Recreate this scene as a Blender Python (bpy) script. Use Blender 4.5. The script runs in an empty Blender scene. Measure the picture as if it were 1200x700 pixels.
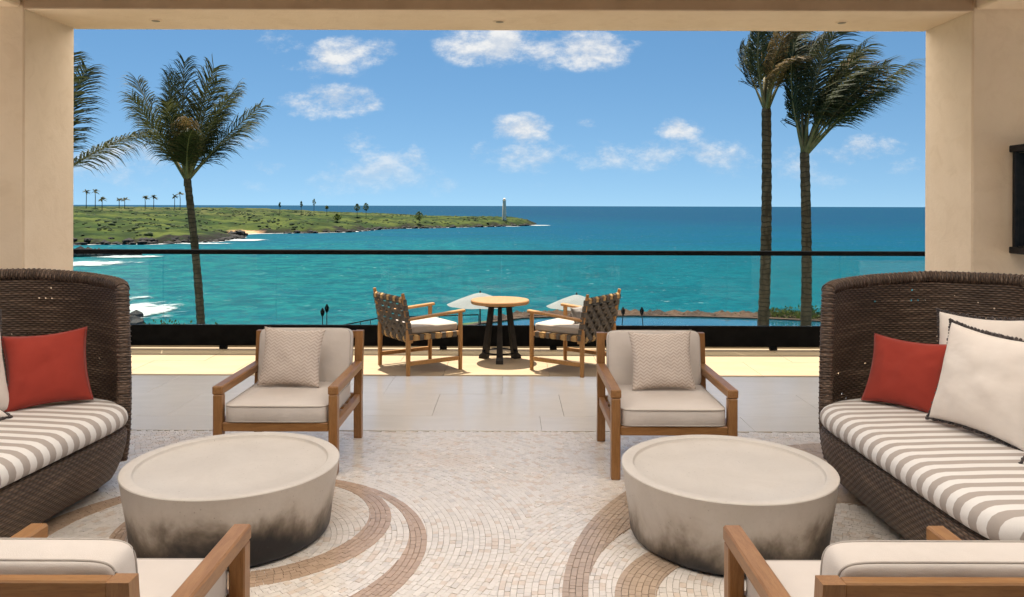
import bpy, bmesh, math, random
import numpy as np
from mathutils import Vector, Matrix, noise as mnoise

R = math.radians
random.seed(7)
rng = np.random.default_rng(7)
scene = bpy.context.scene
coll = scene.collection

# ------------------------------------------------------------------ camera
CAM_H = 1.56
FPX = 920.0                       # focal length in pixels of a 1200 px wide picture
HORIZON = 241.0
cam_d = bpy.data.cameras.new('camera')
cam_d.sensor_width = 36.0
cam_d.lens = FPX / 1200.0 * 36.0
cam_d.shift_y = -(350.0 - HORIZON) / 1200.0
cam_d.clip_start = 0.05
cam_d.clip_end = 90000.0
cam = bpy.data.objects.new('camera', cam_d)
coll.objects.link(cam)
cam.location = (0, 0, CAM_H)
cam.rotation_euler = (Matrix.Rotation(R(90), 3, 'X') @ Matrix.Rotation(R(0.16), 3, 'Z')).to_euler()
scene.camera = cam

# ------------------------------------------------------------------ sun, sky, exposure
SUN_TO = Vector((-0.12, 0.31, 1.0)).normalized()       # towards the sun
SUN_EL = math.asin(SUN_TO.z)
SUN_AZ = math.atan2(SUN_TO.x, SUN_TO.y)                # from +Y, clockwise
sun_d = bpy.data.lights.new('sun', 'SUN')
sun_d.energy = 3.8
sun_d.angle = R(0.5)
sun_d.color = (1.0, 0.93, 0.82)
sun = bpy.data.objects.new('sun', sun_d)
coll.objects.link(sun)
sun.location = (0, 0, 60)
sun.rotation_euler = SUN_TO.to_track_quat('Z', 'Y').to_euler()

scene.view_settings.view_transform = 'Standard'
scene.view_settings.look = 'None'
scene.view_settings.gamma = 1.0
scene.view_settings.use_curve_mapping = False
scene.view_settings.exposure = 1.66
scene.cycles.max_bounces = 8
scene.cycles.diffuse_bounces = 5
scene.cycles.glossy_bounces = 3
scene.cycles.transparent_max_bounces = 16
scene.cycles.use_denoising = True


class NT:
    """small helper to write node trees"""
    def __init__(self, tree):
        self.t = tree
        self.n = tree.nodes
        self.l = tree.links

    def set(self, sock, v):
        if isinstance(v, bpy.types.NodeSocket):
            self.l.new(v, sock)
        elif v is not None:
            sock.default_value = v

    def node(self, typ, **kw):
        nd = self.n.new(typ)
        for k, v in kw.items():
            setattr(nd, k, v)
        return nd

    def math(self, op, a, b=None, c=None, clamp=False):
        nd = self.node('ShaderNodeMath', operation=op, use_clamp=clamp)
        self.set(nd.inputs[0], a)
        self.set(nd.inputs[1], b)
        if c is not None:
            self.set(nd.inputs[2], c)
        return nd.outputs[0]

    def vmath(self, op, a, b=None, scale=None):
        nd = self.node('ShaderNodeVectorMath', operation=op)
        self.set(nd.inputs[0], a)
        if b is not None:
            self.set(nd.inputs[1], b)
        if scale is not None:
            self.set(nd.inputs['Scale'], scale)
        return nd.outputs[0] if op not in ('LENGTH', 'DISTANCE', 'DOT_PRODUCT') else nd.outputs[1]

    def mix(self, f, a, b, blend='MIX'):
        nd = self.node('ShaderNodeMix', data_type='RGBA', blend_type=blend)
        nd.clamp_factor = True
        self.set(nd.inputs[0], f)
        for s, v in ((nd.inputs[6], a), (nd.inputs[7], b)):
            if isinstance(v, (tuple, list)) and len(v) == 3:
                v = (*v, 1.0)
            self.set(s, v)
        return nd.outputs[2]

    def noise(self, vec, scale, detail=3.0, rough=0.55, dist=0.0):
        nd = self.node('ShaderNodeTexNoise')
        if vec is not None:
            self.l.new(vec, nd.inputs['Vector'])
        nd.inputs['Scale'].default_value = scale
        nd.inputs['Detail'].default_value = detail
        nd.inputs['Roughness'].default_value = rough
        nd.inputs['Distortion'].default_value = dist
        return nd.outputs['Fac']

    def step(self, v, lo, hi, a=0.0, b=1.0):
        nd = self.node('ShaderNodeMapRange', interpolation_type='SMOOTHSTEP')
        self.set(nd.inputs[0], v)
        self.set(nd.inputs[1], lo)
        self.set(nd.inputs[2], hi)
        nd.inputs[3].default_value = a
        nd.inputs[4].default_value = b
        return nd.outputs[0]

    def sep(self, v):
        nd = self.node('ShaderNodeSeparateXYZ')
        self.l.new(v, nd.inputs[0])
        return nd.outputs

    def comb(self, x, y, z):
        nd = self.node('ShaderNodeCombineXYZ')
        for s, v in zip(nd.inputs, (x, y, z)):
            self.set(s, v)
        return nd.outputs[0]

    def mapping(self, vec, scale=(1, 1, 1), rot=(0, 0, 0)):
        nd = self.node('ShaderNodeMapping')
        self.l.new(vec, nd.inputs[0])
        nd.inputs['Scale'].default_value = scale
        nd.inputs['Rotation'].default_value = rot
        return nd.outputs[0]

    def bump(self, h, strength=0.3, dist=0.01, normal=None):
        nd = self.node('ShaderNodeBump')
        nd.inputs['Strength'].default_value = strength
        nd.inputs['Distance'].default_value = dist
        self.l.new(h, nd.inputs['Height'])
        if normal is not None:
            self.l.new(normal, nd.inputs['Normal'])
        return nd.outputs[0]


# ---- world: physical sky with fair-weather clouds spread over the dome
world = bpy.data.worlds.new('World')
scene.world = world
world.use_nodes = True
w = NT(world.node_tree)
w.n.clear()
SKY_STRENGTH = 0.05
sky = w.node('ShaderNodeTexSky', sky_type='NISHITA')
sky.sun_disc = False
sky.sun_elevation = SUN_EL
sky.sun_rotation = SUN_AZ
sky.altitude = 0.0
sky.air_density = 0.8
sky.dust_density = 0.0
sky.ozone_density = 1.0
d = w.node('ShaderNodeTexCoord').outputs['Generated']
dx, dy, dz = w.sep(d)
w.l.new(w.comb(dx, dy, w.math('ADD', w.math('MAXIMUM', dz, -0.05), 0.15)), sky.inputs[0])
ady = w.math('MAXIMUM', w.math('ABSOLUTE', dy), 0.08)
cu = w.math('DIVIDE', dx, ady)
cv = w.math('DIVIDE', dz, ady)
cvec = w.comb(w.math('MULTIPLY', cu, 1.0), w.math('MULTIPLY', cv, 1.7), dy)
n1 = w.noise(cvec, 15.0, 7.0, 0.68)
n2 = w.noise(cvec, 5.0, 2.0, 0.5)
CLOUDS = [  # direction tangents (x/y, z/y), half widths, amount
    (-0.293, 0.209, 0.034, 0.020, 0.65), (-0.205, 0.196, 0.058, 0.024, 1.0), (-0.250, 0.172, 0.060, 0.016, 0.62),
    (-0.235, 0.131, 0.068, 0.027, 1.12), (-0.185, 0.082, 0.040, 0.020, 0.62), (-0.165, 0.060, 0.040, 0.016, 0.5),
    (-0.033, 0.206, 0.066, 0.032, 1.1), (0.078, 0.198, 0.088, 0.030, 1.15), (0.012, 0.097, 0.042, 0.024, 0.95),
    (0.000, 0.062, 0.060, 0.026, 0.75), (0.030, 0.056, 0.030, 0.018, 0.7), (0.110, 0.060, 0.055, 0.020, 0.62),
    (0.098, 0.104, 0.018, 0.008, 0.40), (0.212, 0.097, 0.032, 0.017, 0.85), (0.165, 0.056, 0.024, 0.013, 0.5),
    (0.270, 0.058, 0.040, 0.014, 0.5), (0.465, 0.076, 0.045, 0.020, 0.6), (0.500, 0.052, 0.040, 0.014, 0.5),
    (-0.340, 0.080, 0.034, 0.014, 0.45), (-0.300, 0.045, 0.045, 0.012, 0.4),
    (0.62, 0.16, 0.09, 0.035, 0.9), (-0.66, 0.19, 0.11, 0.04, 0.95), (0.9, 0.3, 0.14, 0.06, 1.0), (-0.95, 0.42, 0.16, 0.06, 1.0),
    (-0.1, 0.45, 0.13, 0.05, 1.0), (0.35, 0.6, 0.16, 0.06, 1.0), (-0.5, 0.75, 0.2, 0.07, 1.0)]
field = None
cpos = w.comb(cu, cv, 0.0)
for (a, b, wa, hb, amt) in CLOUDS:
    nd = w.node('ShaderNodeVectorMath', operation='MULTIPLY_ADD')
    w.l.new(cpos, nd.inputs[0])
    wa, hb = wa * 0.9, hb * 0.85
    nd.inputs[1].default_value = (1 / wa, 1 / hb, 0)
    nd.inputs[2].default_value = (-a / wa, -b / hb, 0)
    r2 = w.vmath('DOT_PRODUCT', nd.outputs[0], nd.outputs[0])
    g = w.math('MULTIPLY_ADD', r2, -0.6 * amt, amt)
    field = g if field is None else w.math('MAXIMUM', field, g)
band = w.math('MULTIPLY', w.step(cv, 0.0, 0.035), w.step(cv, 0.10, 0.055))
field = w.math('MAXIMUM', field, w.math('MULTIPLY', band, w.math('MULTIPLY', w.step(n2, 0.38, 0.60), 0.78)))
dens = w.math('ADD', field, w.math('MULTIPLY', w.math('SUBTRACT', n1, 0.5), 3.2))
dens = w.math('MULTIPLY', w.step(dens, 0.2, 1.35), w.step(field, -0.05, 0.35))
dens = w.math('MULTIPLY', dens, w.step(cv, 0.012, 0.10, 0.30, 0.9))
ndw = w.noise(w.vmath('ADD', cvec, (0.0, 0.018, 0.0)), 15.0, 4.0, 0.68)
lit = w.step(w.math('SUBTRACT', n1, ndw), -0.12, 0.16)
ccol = w.mix(lit, (4.3, 4.6, 5.0), (6.1, 6.0, 5.8))
skyc = w.node('ShaderNodeHueSaturation')
skyc.inputs['Saturation'].default_value = 1.25
skyc.inputs['Value'].default_value = 1.0
w.l.new(sky.outputs[0], skyc.inputs['Color'])
tint = w.vmath('MULTIPLY', skyc.outputs[0], (1.17, 1.05, 0.87))
mixed = w.mix(dens, tint, ccol)
bg = w.node('ShaderNodeBackground')
bg.inputs['Strength'].default_value = SKY_STRENGTH
w.l.new(mixed, bg.inputs['Color'])
world.cycles.sampling_method = 'NONE'
wo = w.node('ShaderNodeOutputWorld')
w.l.new(bg.outputs[0], wo.inputs['Surface'])

# ------------------------------------------------------------------ mesh helpers
def ground_pt(px, py, z=0.0):
    """point of the picture -> place on the horizontal plane z (used to measure the place)"""
    D = (CAM_H - z) * FPX / (py - HORIZON)
    return ((px - 600.0) / FPX * D, D)


class MB:
    def __init__(self):
        self.v = []
        self.f = []
        self.uv = None
        self.col = None

    def add(self, vs, fs, M=None):
        o = len(self.v)
        if M is not None:
            vs = [M @ Vector(p) for p in vs]
        self.v += [tuple(p) for p in vs]
        self.f += [tuple(i + o for i in f) for f in fs]
        return self

    def box(self, c, s, b=0.004, M=None):
        """box with chamfered edges"""
        hx = [s[0] / 2, s[1] / 2, s[2] / 2]
        b = min(b, min(hx) * 0.45)
        idx = {}
        vs = []
        for sx in (-1, 1):
            for sy in (-1, 1):
                for sz in (-1, 1):
                    sg = (sx, sy, sz)
                    for a in range(3):
                        idx[(sg, a)] = len(vs)
                        vs.append(tuple(c[k] + sg[k] * (hx[k] if k == a else hx[k] - b) for k in range(3)))
        fs = []
        for a in range(3):
            p, q = [k for k in range(3) if k != a]
            for s0 in (-1, 1):
                ring = []
                for (i, j) in ((-1, -1), (1, -1), (1, 1), (-1, 1)):
                    sg = [0, 0, 0]
                    sg[a] = s0; sg[p] = i; sg[q] = j
                    ring.append(idx[(tuple(sg), a)])
                fs.append(ring)
        for cax in range(3):
            p, q = [k for k in range(3) if k != cax]
            for i in (-1, 1):
                for j in (-1, 1):
                    lo = [0, 0, 0]; hi = [0, 0, 0]
                    lo[p] = hi[p] = i; lo[q] = hi[q] = j; lo[cax] = -1; hi[cax] = 1
                    fs.append([idx[(tuple(lo), p)], idx[(tuple(hi), p)], idx[(tuple(hi), q)], idx[(tuple(lo), q)]])
        for sx in (-1, 1):
            for sy in (-1, 1):
                for sz in (-1, 1):
                    fs.append([idx[((sx, sy, sz), a)] for a in range(3)])
        return self.add(vs, fs, M)

    def bar(self, p0, p1, wx, wz, b=0.004, up=(0, 0, 1)):
        """beam of section wx x wz from p0 to p1"""
        p0 = Vector(p0); p1 = Vector(p1)
        d = p1 - p0
        L = d.length
        d.normalize()
        u = Vector(up)
        s = d.cross(u)
        if s.length < 1e-4:
            s = d.cross(Vector((0, 1, 0)))
        s.normalize()
        u = s.cross(d).normalized()
        m = Matrix((s, d, u)).transposed().to_4x4()
        m.translation = (p0 + p1) / 2
        return self.box((0, 0, 0), (wx, L, wz), b, m)

    def tube(self, pts, r, n=8, cap=True):
        pts = [Vector(p) for p in pts]
        m = len(pts)
        rs = r if isinstance(r, (list, tuple)) else [r] * m
        prev = None
        vs = []
        for i in range(m):
            t = (pts[min(i + 1, m - 1)] - pts[max(i - 1, 0)]).normalized()
            if prev is None:
                ref = Vector((0, 0, 1)) if abs(t.z) < 0.9 else Vector((1, 0, 0))
                a = t.cross(ref).normalized()
            else:
                a = (prev - t * prev.dot(t)).normalized()
            prev = a
            b = t.cross(a)
            for k in range(n):
                an = 2 * math.pi * k / n
                vs.append(pts[i] + (a * math.cos(an) + b * math.sin(an)) * rs[i])
        fs = []
        for i in range(m - 1):
            for k in range(n):
                fs.append((i * n + k, i * n + (k + 1) % n, (i + 1) * n + (k + 1) % n, (i + 1) * n + k))
        if cap:
            fs.append(tuple(range(n))[::-1])
            fs.append(tuple((m - 1) * n + k for k in range(n)))
        return self.add(vs, fs)

    def ring(self, pts, r, n=6):
        """closed tube"""
        pts = [Vector(p) for p in pts]
        m = len(pts)
        vs = []
        for i in range(m):
            t = (pts[(i + 1) % m] - pts[i - 1]).normalized()
            ref = Vector((0, 0, 1)) if abs(t.z) < 0.9 else Vector((1, 0, 0))
            a = t.cross(ref).normalized()
            b = t.cross(a)
            for k in range(n):
                an = 2 * math.pi * k / n
                vs.append(pts[i] + (a * math.cos(an) + b * math.sin(an)) * r)
        fs = []
        for i in range(m):
            j = (i + 1) % m
            for k in range(n):
                fs.append((i * n + k, i * n + (k + 1) % n, j * n + (k + 1) % n, j * n + k))
        return self.add(vs, fs)

    def lathe(self, prof, n=64, c=(0, 0, 0)):
        vs = []
        fs = []
        m = len(prof)
        for (r, z) in prof:
            for k in range(n):
                a = 2 * math.pi * k / n
                vs.append((c[0] + r * math.cos(a), c[1] + r * math.sin(a), c[2] + z))
        for i in range(m - 1):
            for k in range(n):
                fs.append((i * n + k, i * n + (k + 1) % n, (i + 1) * n + (k + 1) % n, (i + 1) * n + k))
        fs.append(tuple(range(n))[::-1])
        fs.append(tuple((m - 1) * n + k for k in range(n)))
        return self.add(vs, fs)

    def superell(self, c, s, e=0.22, nu=56, nv=20, M=None, puff=0.0):
        """soft box: superellipsoid of full size s"""
        def pw(x, p):
            return math.copysign(abs(x) ** p, x)
        vs = []
        for i in range(nv + 1):
            ph = -math.pi / 2 + math.pi * i / nv
            for k in range(nu):
                th = 2 * math.pi * k / nu
                cp = pw(math.cos(ph), e)
                x = cp * pw(math.cos(th), e * 0.75); y = cp * pw(math.sin(th), e * 0.75); z = pw(math.sin(ph), e)
                z *= 1 + puff * (1 - x * x) * (1 - y * y)
                vs.append((c[0] + x * s[0] / 2, c[1] + y * s[1] / 2, c[2] + z * s[2] / 2))
        fs = []
        for i in range(nv):
            for k in range(nu):
                fs.append((i * nu + k, i * nu + (k + 1) % nu, (i + 1) * nu + (k + 1) % nu, (i + 1) * nu + k))
        return self.add(vs, fs, M)

    def layers(self, rings, close=True, cap=True):
        """stack of equal-length loops"""
        n = len(rings[0])
        vs = [p for r in rings for p in r]
        fs = []
        for i in range(len(rings) - 1):
            for k in range(n if close else n - 1):
                fs.append((i * n + k, i * n + (k + 1) % n, (i + 1) * n + (k + 1) % n, (i + 1) * n + k))
        if cap:
            fs.append(tuple(range(n))[::-1])
            fs.append(tuple((len(rings) - 1) * n + k for k in range(n)))
        return self.add(vs, fs)

    def mesh(self, name, mat, smooth=None, recalc=True):
        me = bpy.data.meshes.new(name)
        me.from_pydata(self.v, [], self.f)
        if self.uv is not None:
            ul = me.uv_layers.new(name='UVMap')
            li = np.empty(len(me.loops), dtype=np.int32)
            me.loops.foreach_get('vertex_index', li)
            ul.data.foreach_set('uv', np.asarray(self.uv, dtype=np.float32)[li].ravel())
        if self.col is not None:
            ca = me.color_attributes.new('Col', 'FLOAT_COLOR', 'POINT')
            ca.data.foreach_set('color', np.asarray(self.col, dtype=np.float32).ravel())
        if recalc:
            bm = bmesh.new()
            bm.from_mesh(me)
            bmesh.ops.recalc_face_normals(bm, faces=bm.faces)
            bm.to_mesh(me)
            bm.free()
        if smooth is not None:
            me.shade_smooth()
            if smooth < 179:
                me.set_sharp_from_angle(angle=R(smooth))
        if mat is not None:
            me.materials.append(mat)
        return me

    def obj(self, name, mat, parent=None, smooth=None, recalc=True):
        return link(name, self.mesh(name, mat, smooth, recalc), parent)


def link(name, data, parent=None):
    o = bpy.data.objects.new(name, data)
    coll.objects.link(o)
    if parent is not None:
        o.parent = parent
    return o


def tag(o, label=None, cat=None, group=None, kind=None):
    if label:
        o['label'] = label
    if cat:
        o['category'] = cat
    if group:
        o['group'] = group
    if kind:
        o['kind'] = kind
    return o


def thing(name, label, cat, loc=(0, 0, 0), rz=0.0, group=None):
    o = link(name, None)
    o.location = loc
    o.rotation_euler = (0, 0, rz)
    return tag(o, label, cat, group)


def copy_tree(o, parent=None, label=None, kids=None):
    c = o.copy()
    coll.objects.link(c)
    c.parent = parent
    if label:
        c['label'] = label
    for ch in CHILDREN(o):
        copy_tree(ch, c)
    return c


def CHILDREN(o):
    return [x for x in list(bpy.data.objects) if x.parent == o]


# ------------------------------------------------------------------ materials
def mat(name, base=(0.5, 0.5, 0.5), rough=0.6, spec=0.5, metal=0.0):
    m = bpy.data.materials.new(name)
    m.use_nodes = True
    t = NT(m.node_tree)
    b = m.node_tree.nodes['Principled BSDF']
    b.inputs['Base Color'].default_value = (*base, 1)
    b.inputs['Roughness'].default_value = rough
    b.inputs['Specular IOR Level'].default_value = spec
    b.inputs['Metallic'].default_value = metal
    return m, t, b


def coord(t, which='Object'):
    return t.node('ShaderNodeTexCoord').outputs[which]


def noisy(name, c0, c1, scale, rough=0.6, bump=0.0, bscale=None, bdist=0.004, detail=4, spec=0.4, which='Object', metal=0.0, lo=0.35, hi=0.65):
    m, t, b = mat(name, c0, rough, spec, metal)
    co = coord(t, which)
    n = t.noise(co, scale, detail)
    t.l.new(t.mix(t.step(n, lo, hi), c0, c1), b.inputs['Base Color'])
    if bump:
        t.l.new(t.bump(t.noise(co, bscale or scale * 8, 4), bump, bdist), b.inputs['Normal'])
    return m


M = {}
# plaster of the pillars and beams
m, t, b = mat('plaster', (0.6, 0.5, 0.38), 0.85, 0.2)
co = coord(t)
n = t.noise(co, 1.3, 5, 0.6)
n_f = t.noise(co, 60, 4, 0.6)
n_m = t.noise(co, 6, 5, 0.65, 0.8)
t.l.new(t.mix(t.step(n, 0.3, 0.7), (0.74, 0.585, 0.415), (0.79, 0.635, 0.465)), b.inputs['Base Color'])
c = t.mix(t.math('MULTIPLY', t.step(n_m, 0.45, 0.7), 0.22), b.inputs['Base Color'].links[0].from_socket, (0.60, 0.44, 0.28))
t.l.new(c, b.inputs['Base Color'])
t.l.new(t.bump(n_f, 0.3, 0.004, t.bump(n_m, 0.25, 0.02)), b.inputs['Normal'])
M['plaster'] = m
M['lintel_shade'] = noisy('lintel_shade_board', (0.38, 0.26, 0.165), (0.43, 0.30, 0.195), 3.0, 0.7)  # brown that stands in for shade on the lintel's near face
M['ceiling'] = noisy('ceiling_boards', (0.62, 0.52, 0.40), (0.68, 0.58, 0.46), 2.0, 0.8)
M['light_block_dark'] = noisy('light_block_dark', (0.05, 0.032, 0.02), (0.07, 0.045, 0.028), 3, 0.6)  # kept dark so the added rear block returns little light
M['render_wall'] = noisy('podium_render', (0.5, 0.43, 0.33), (0.56, 0.48, 0.38), 1.0, 0.85)

# limestone slabs, each its own tint
m, t, b = mat('limestone', (0.62, 0.56, 0.48), 0.3, 0.8)
co = coord(t, 'Object')
oi = t.node('ShaderNodeObjectInfo')
shift = t.vmath('ADD', co, t.comb(t.math('MULTIPLY', oi.outputs['Random'], 37.0), t.math('MULTIPLY', oi.outputs['Random'], 91.0), 0.0))
n = t.noise(t.mapping(shift, (1.0, 3.2, 1.0)), 2.2, 6, 0.6, 0.6)
n2 = t.noise(shift, 26, 5, 0.65)
c = t.mix(t.step(n, 0.3, 0.7), (0.68, 0.625, 0.56), (0.73, 0.675, 0.61))
c = t.mix(t.math('MULTIPLY', t.step(n2, 0.45, 0.75), 0.10), c, (0.50, 0.43, 0.35))
c = t.mix(t.math('MULTIPLY', oi.outputs['Random'], 0.25), c, (0.63, 0.58, 0.515))
t.l.new(c, b.inputs['Base Color'])
t.l.new(t.step(n2, 0.3, 0.8, 0.16, 0.26), b.inputs['Roughness'])
t.l.new(t.bump(n2, 0.04, 0.002), b.inputs['Normal'])
M['limestone'] = m
# same floor stone past the shade edge, sunlight's yellow put into its colour
m, t, b = mat('sun_toned_stone', (0.66, 0.5, 0.31), 0.6, 0.3)
co = coord(t, 'Object')
oi = t.node('ShaderNodeObjectInfo')
shift = t.vmath('ADD', co, t.comb(t.math('MULTIPLY', oi.outputs['Random'], 37.0), t.math('MULTIPLY', oi.outputs['Random'], 91.0), 0.0))
n = t.noise(t.mapping(shift, (1.0, 3.0, 1.0)), 2.5, 6, 0.62, 0.5)
n2 = t.noise(shift, 30, 4, 0.6)
c = t.mix(t.step(n, 0.3, 0.7), (0.30, 0.215, 0.125), (0.34, 0.255, 0.155))
c = t.mix(t.math('MULTIPLY', t.step(n2, 0.5, 0.75), 0.3), c, (0.26, 0.185, 0.10))
c = t.mix(t.math('MULTIPLY', oi.outputs['Random'], 0.4), c, (0.33, 0.25, 0.155))
t.l.new(c, b.inputs['Base Color'])
t.l.new(t.bump(n2, 0.2, 0.003), b.inputs['Normal'])
M['sunlit_stone'] = m
M['grout'] = noisy('grout', (0.58, 0.51, 0.44), (0.66, 0.59, 0.51), 9, 0.9)
M['coping'] = noisy('coping_stone', (0.40, 0.35, 0.27), (0.46, 0.41, 0.33), 4, 0.7)

# mosaic tesserae take their colour from the stone each one is cut from
m, t, b = mat('mosaic_stone', (0.6, 0.55, 0.5), 0.3, 0.85)
at = t.node('ShaderNodeAttribute', attribute_name='Col')
co = coord(t)
n = t.noise(co, 90, 4, 0.6)
n_l = t.noise(co, 1.4, 4, 0.6)
c = t.mix(t.math('MULTIPLY', t.step(n, 0.4, 0.8), 0.18), at.outputs['Color'], (0.42, 0.33, 0.26))
c = t.mix(t.math('MULTIPLY', t.step(n_l, 0.48, 0.72), 0.30), c, (0.62, 0.47, 0.34))
t.l.new(c, b.inputs['Base Color'])
t.l.new(t.step(n_l, 0.3, 0.7, 0.16, 0.30), b.inputs['Roughness'])
t.l.new(t.bump(n, 0.15, 0.002), b.inputs['Normal'])
M['mosaic'] = m

# woods
def wood(name, c0, c1, c2, rough=0.5, axis_scale=(14, 14, 1.6)):
    m, t, b = mat(name, c0, rough, 0.4)
    co = coord(t)
    geo = t.node('ShaderNodeNewGeometry')
    oi = t.node('ShaderNodeObjectInfo')
    isl = t.math('MULTIPLY', geo.outputs['Random Per Island'], 17.0)
    v = t.vmath('ADD', t.mapping(co, axis_scale), t.comb(isl, isl, isl))
    n = t.noise(v, 3.0, 6, 0.65, 1.2)
    nf = t.noise(t.mapping(co, tuple(a * 6 for a in axis_scale)), 3.0, 3, 0.6)
    c = t.mix(t.step(n, 0.32, 0.68), c0, c1)
    c = t.mix(t.math('MULTIPLY', t.step(nf, 0.5, 0.75), 0.5), c, c2)
    c = t.mix(t.math('MULTIPLY', geo.outputs['Random Per Island'], 0.25), c, c2)
    t.l.new(c, b.inputs['Base Color'])
    t.l.new(t.bump(nf, 0.12, 0.002), b.inputs['Normal'])
    return m


M['teak_y'] = wood('teak_along', (0.25, 0.115, 0.038), (0.33, 0.165, 0.060), (0.16, 0.068, 0.022), 0.36, (16, 1.8, 16))
M['teak_z'] = wood('teak_upright', (0.25, 0.115, 0.038), (0.33, 0.165, 0.060), (0.16, 0.068, 0.022), 0.36, (16, 16, 1.8))
M['teak_x'] = wood('teak_across', (0.25, 0.115, 0.038), (0.33, 0.165, 0.060), (0.16, 0.068, 0.022), 0.36, (1.8, 16, 16))
M['light_teak'] = wood('light_teak', (0.32, 0.155, 0.045), (0.40, 0.21, 0.07), (0.22, 0.10, 0.03), 0.45, (14, 14, 2))
M['top_teak'] = wood('tabletop_teak', (0.30, 0.155, 0.055), (0.36, 0.20, 0.08), (0.24, 0.115, 0.04), 0.42, (16, 1.4, 8))

# fabrics
def fabric(name, c0, c1, scale=420, rough=0.9, bump=0.3, big=3.0):
    m, t, b = mat(name, c0, rough, 0.15)
    co = coord(t)
    n = t.noise(co, big, 4, 0.6)
    nf = t.noise(co, scale, 2, 0.5)
    c = t.mix(t.step(n, 0.3, 0.7), c0, c1)
    c = t.mix(t.math('MULTIPLY', nf, 0.25), c, tuple(v * 0.7 for v in c0))
    t.l.new(c, b.inputs['Base Color'])
    b.inputs['Sheen Weight'].default_value = 0.2
    t.l.new(t.bump(nf, bump, 0.002, t.bump(t.noise(t.mapping(co, (1.0, 0.7, 1.2)), 5, 3, 0.5, 0.2), 0.35, 0.03)), b.inputs['Normal'])
    return m


M['linen'] = fabric('linen', (0.60, 0.54, 0.49), (0.65, 0.59, 0.54))
M['piping'] = fabric('piping', (0.40, 0.35, 0.31), (0.46, 0.41, 0.36))
M['red_cloth'] = fabric('red_cloth', (0.29, 0.036, 0.023), (0.34, 0.044, 0.028))
M['white_cloth'] = fabric('white_cloth', (0.76, 0.68, 0.61), (0.79, 0.72, 0.65))
M['trim'] = noisy('dark_trim', (0.035, 0.028, 0.028), (0.10, 0.085, 0.08), 60, 0.95)
M['seat_cloth'] = fabric('seat_cloth', (0.37, 0.315, 0.26), (0.41, 0.35, 0.29))
M['grey_weave'] = fabric('grey_weave', (0.20, 0.18, 0.16), (0.28, 0.25, 0.22), 120)
M['canvas'] = noisy('parasol_canvas', (0.22, 0.215, 0.20), (0.25, 0.245, 0.23), 2, 0.9)

# chevron weave of the small pillows
m, t, b = mat('chevron_cloth', (0.6, 0.5, 0.44), 0.9, 0.15)
uvn = coord(t, 'UV')
ux, uy, uz = t.sep(uvn)
zig = t.math('MULTIPLY', t.math('PINGPONG', t.math('MULTIPLY', ux, 9.0), 0.5), 1.0)
st = t.math('FRACT', t.math('ADD', t.math('MULTIPLY', uy, 17.0), t.math('MULTIPLY', zig, 1.7)))
st = t.math('MULTIPLY', t.step(st, 0.15, 0.3), t.step(st, 0.72, 0.57))
nf = t.noise(coord(t), 300, 2)
fac = t.math('MULTIPLY', st, t.step(nf, 0.3, 0.6, 0.55, 1.0))
t.l.new(t.mix(fac, (0.62, 0.545, 0.49), (0.46, 0.37, 0.31)), b.inputs['Base Color'])
t.l.new(t.bump(t.math('ADD', st, nf), 0.4, 0.002), b.inputs['Normal'])
M['chevron'] = m

# striped seat fabric, stripes woven across the seat
m, t, b = mat('striped_cloth', (0.7, 0.7, 0.7), 0.9, 0.15)
co = coord(t)
ox, oy, oz = t.sep(co)
s = t.math('FRACT', t.math('DIVIDE', t.math('ADD', oy, t.math('MULTIPLY', t.noise(co, 2.2, 2), 0.012)), 0.088))
s = t.math('MULTIPLY', t.step(s, 0.24, 0.26), t.step(s, 0.76, 0.74))
nf = t.noise(co, 380, 2)
c = t.mix(s, (0.76, 0.73, 0.70), (0.40, 0.35, 0.315))
c = t.mix(t.math('MULTIPLY', nf, 0.22), c, (0.3, 0.27, 0.24))
t.l.new(c, b.inputs['Base Color'])
t.l.new(t.bump(nf, 0.3, 0.002, t.bump(t.noise(co, 6, 3), 0.3, 0.03)), b.inputs['Normal'])
M['stripes'] = m

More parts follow.
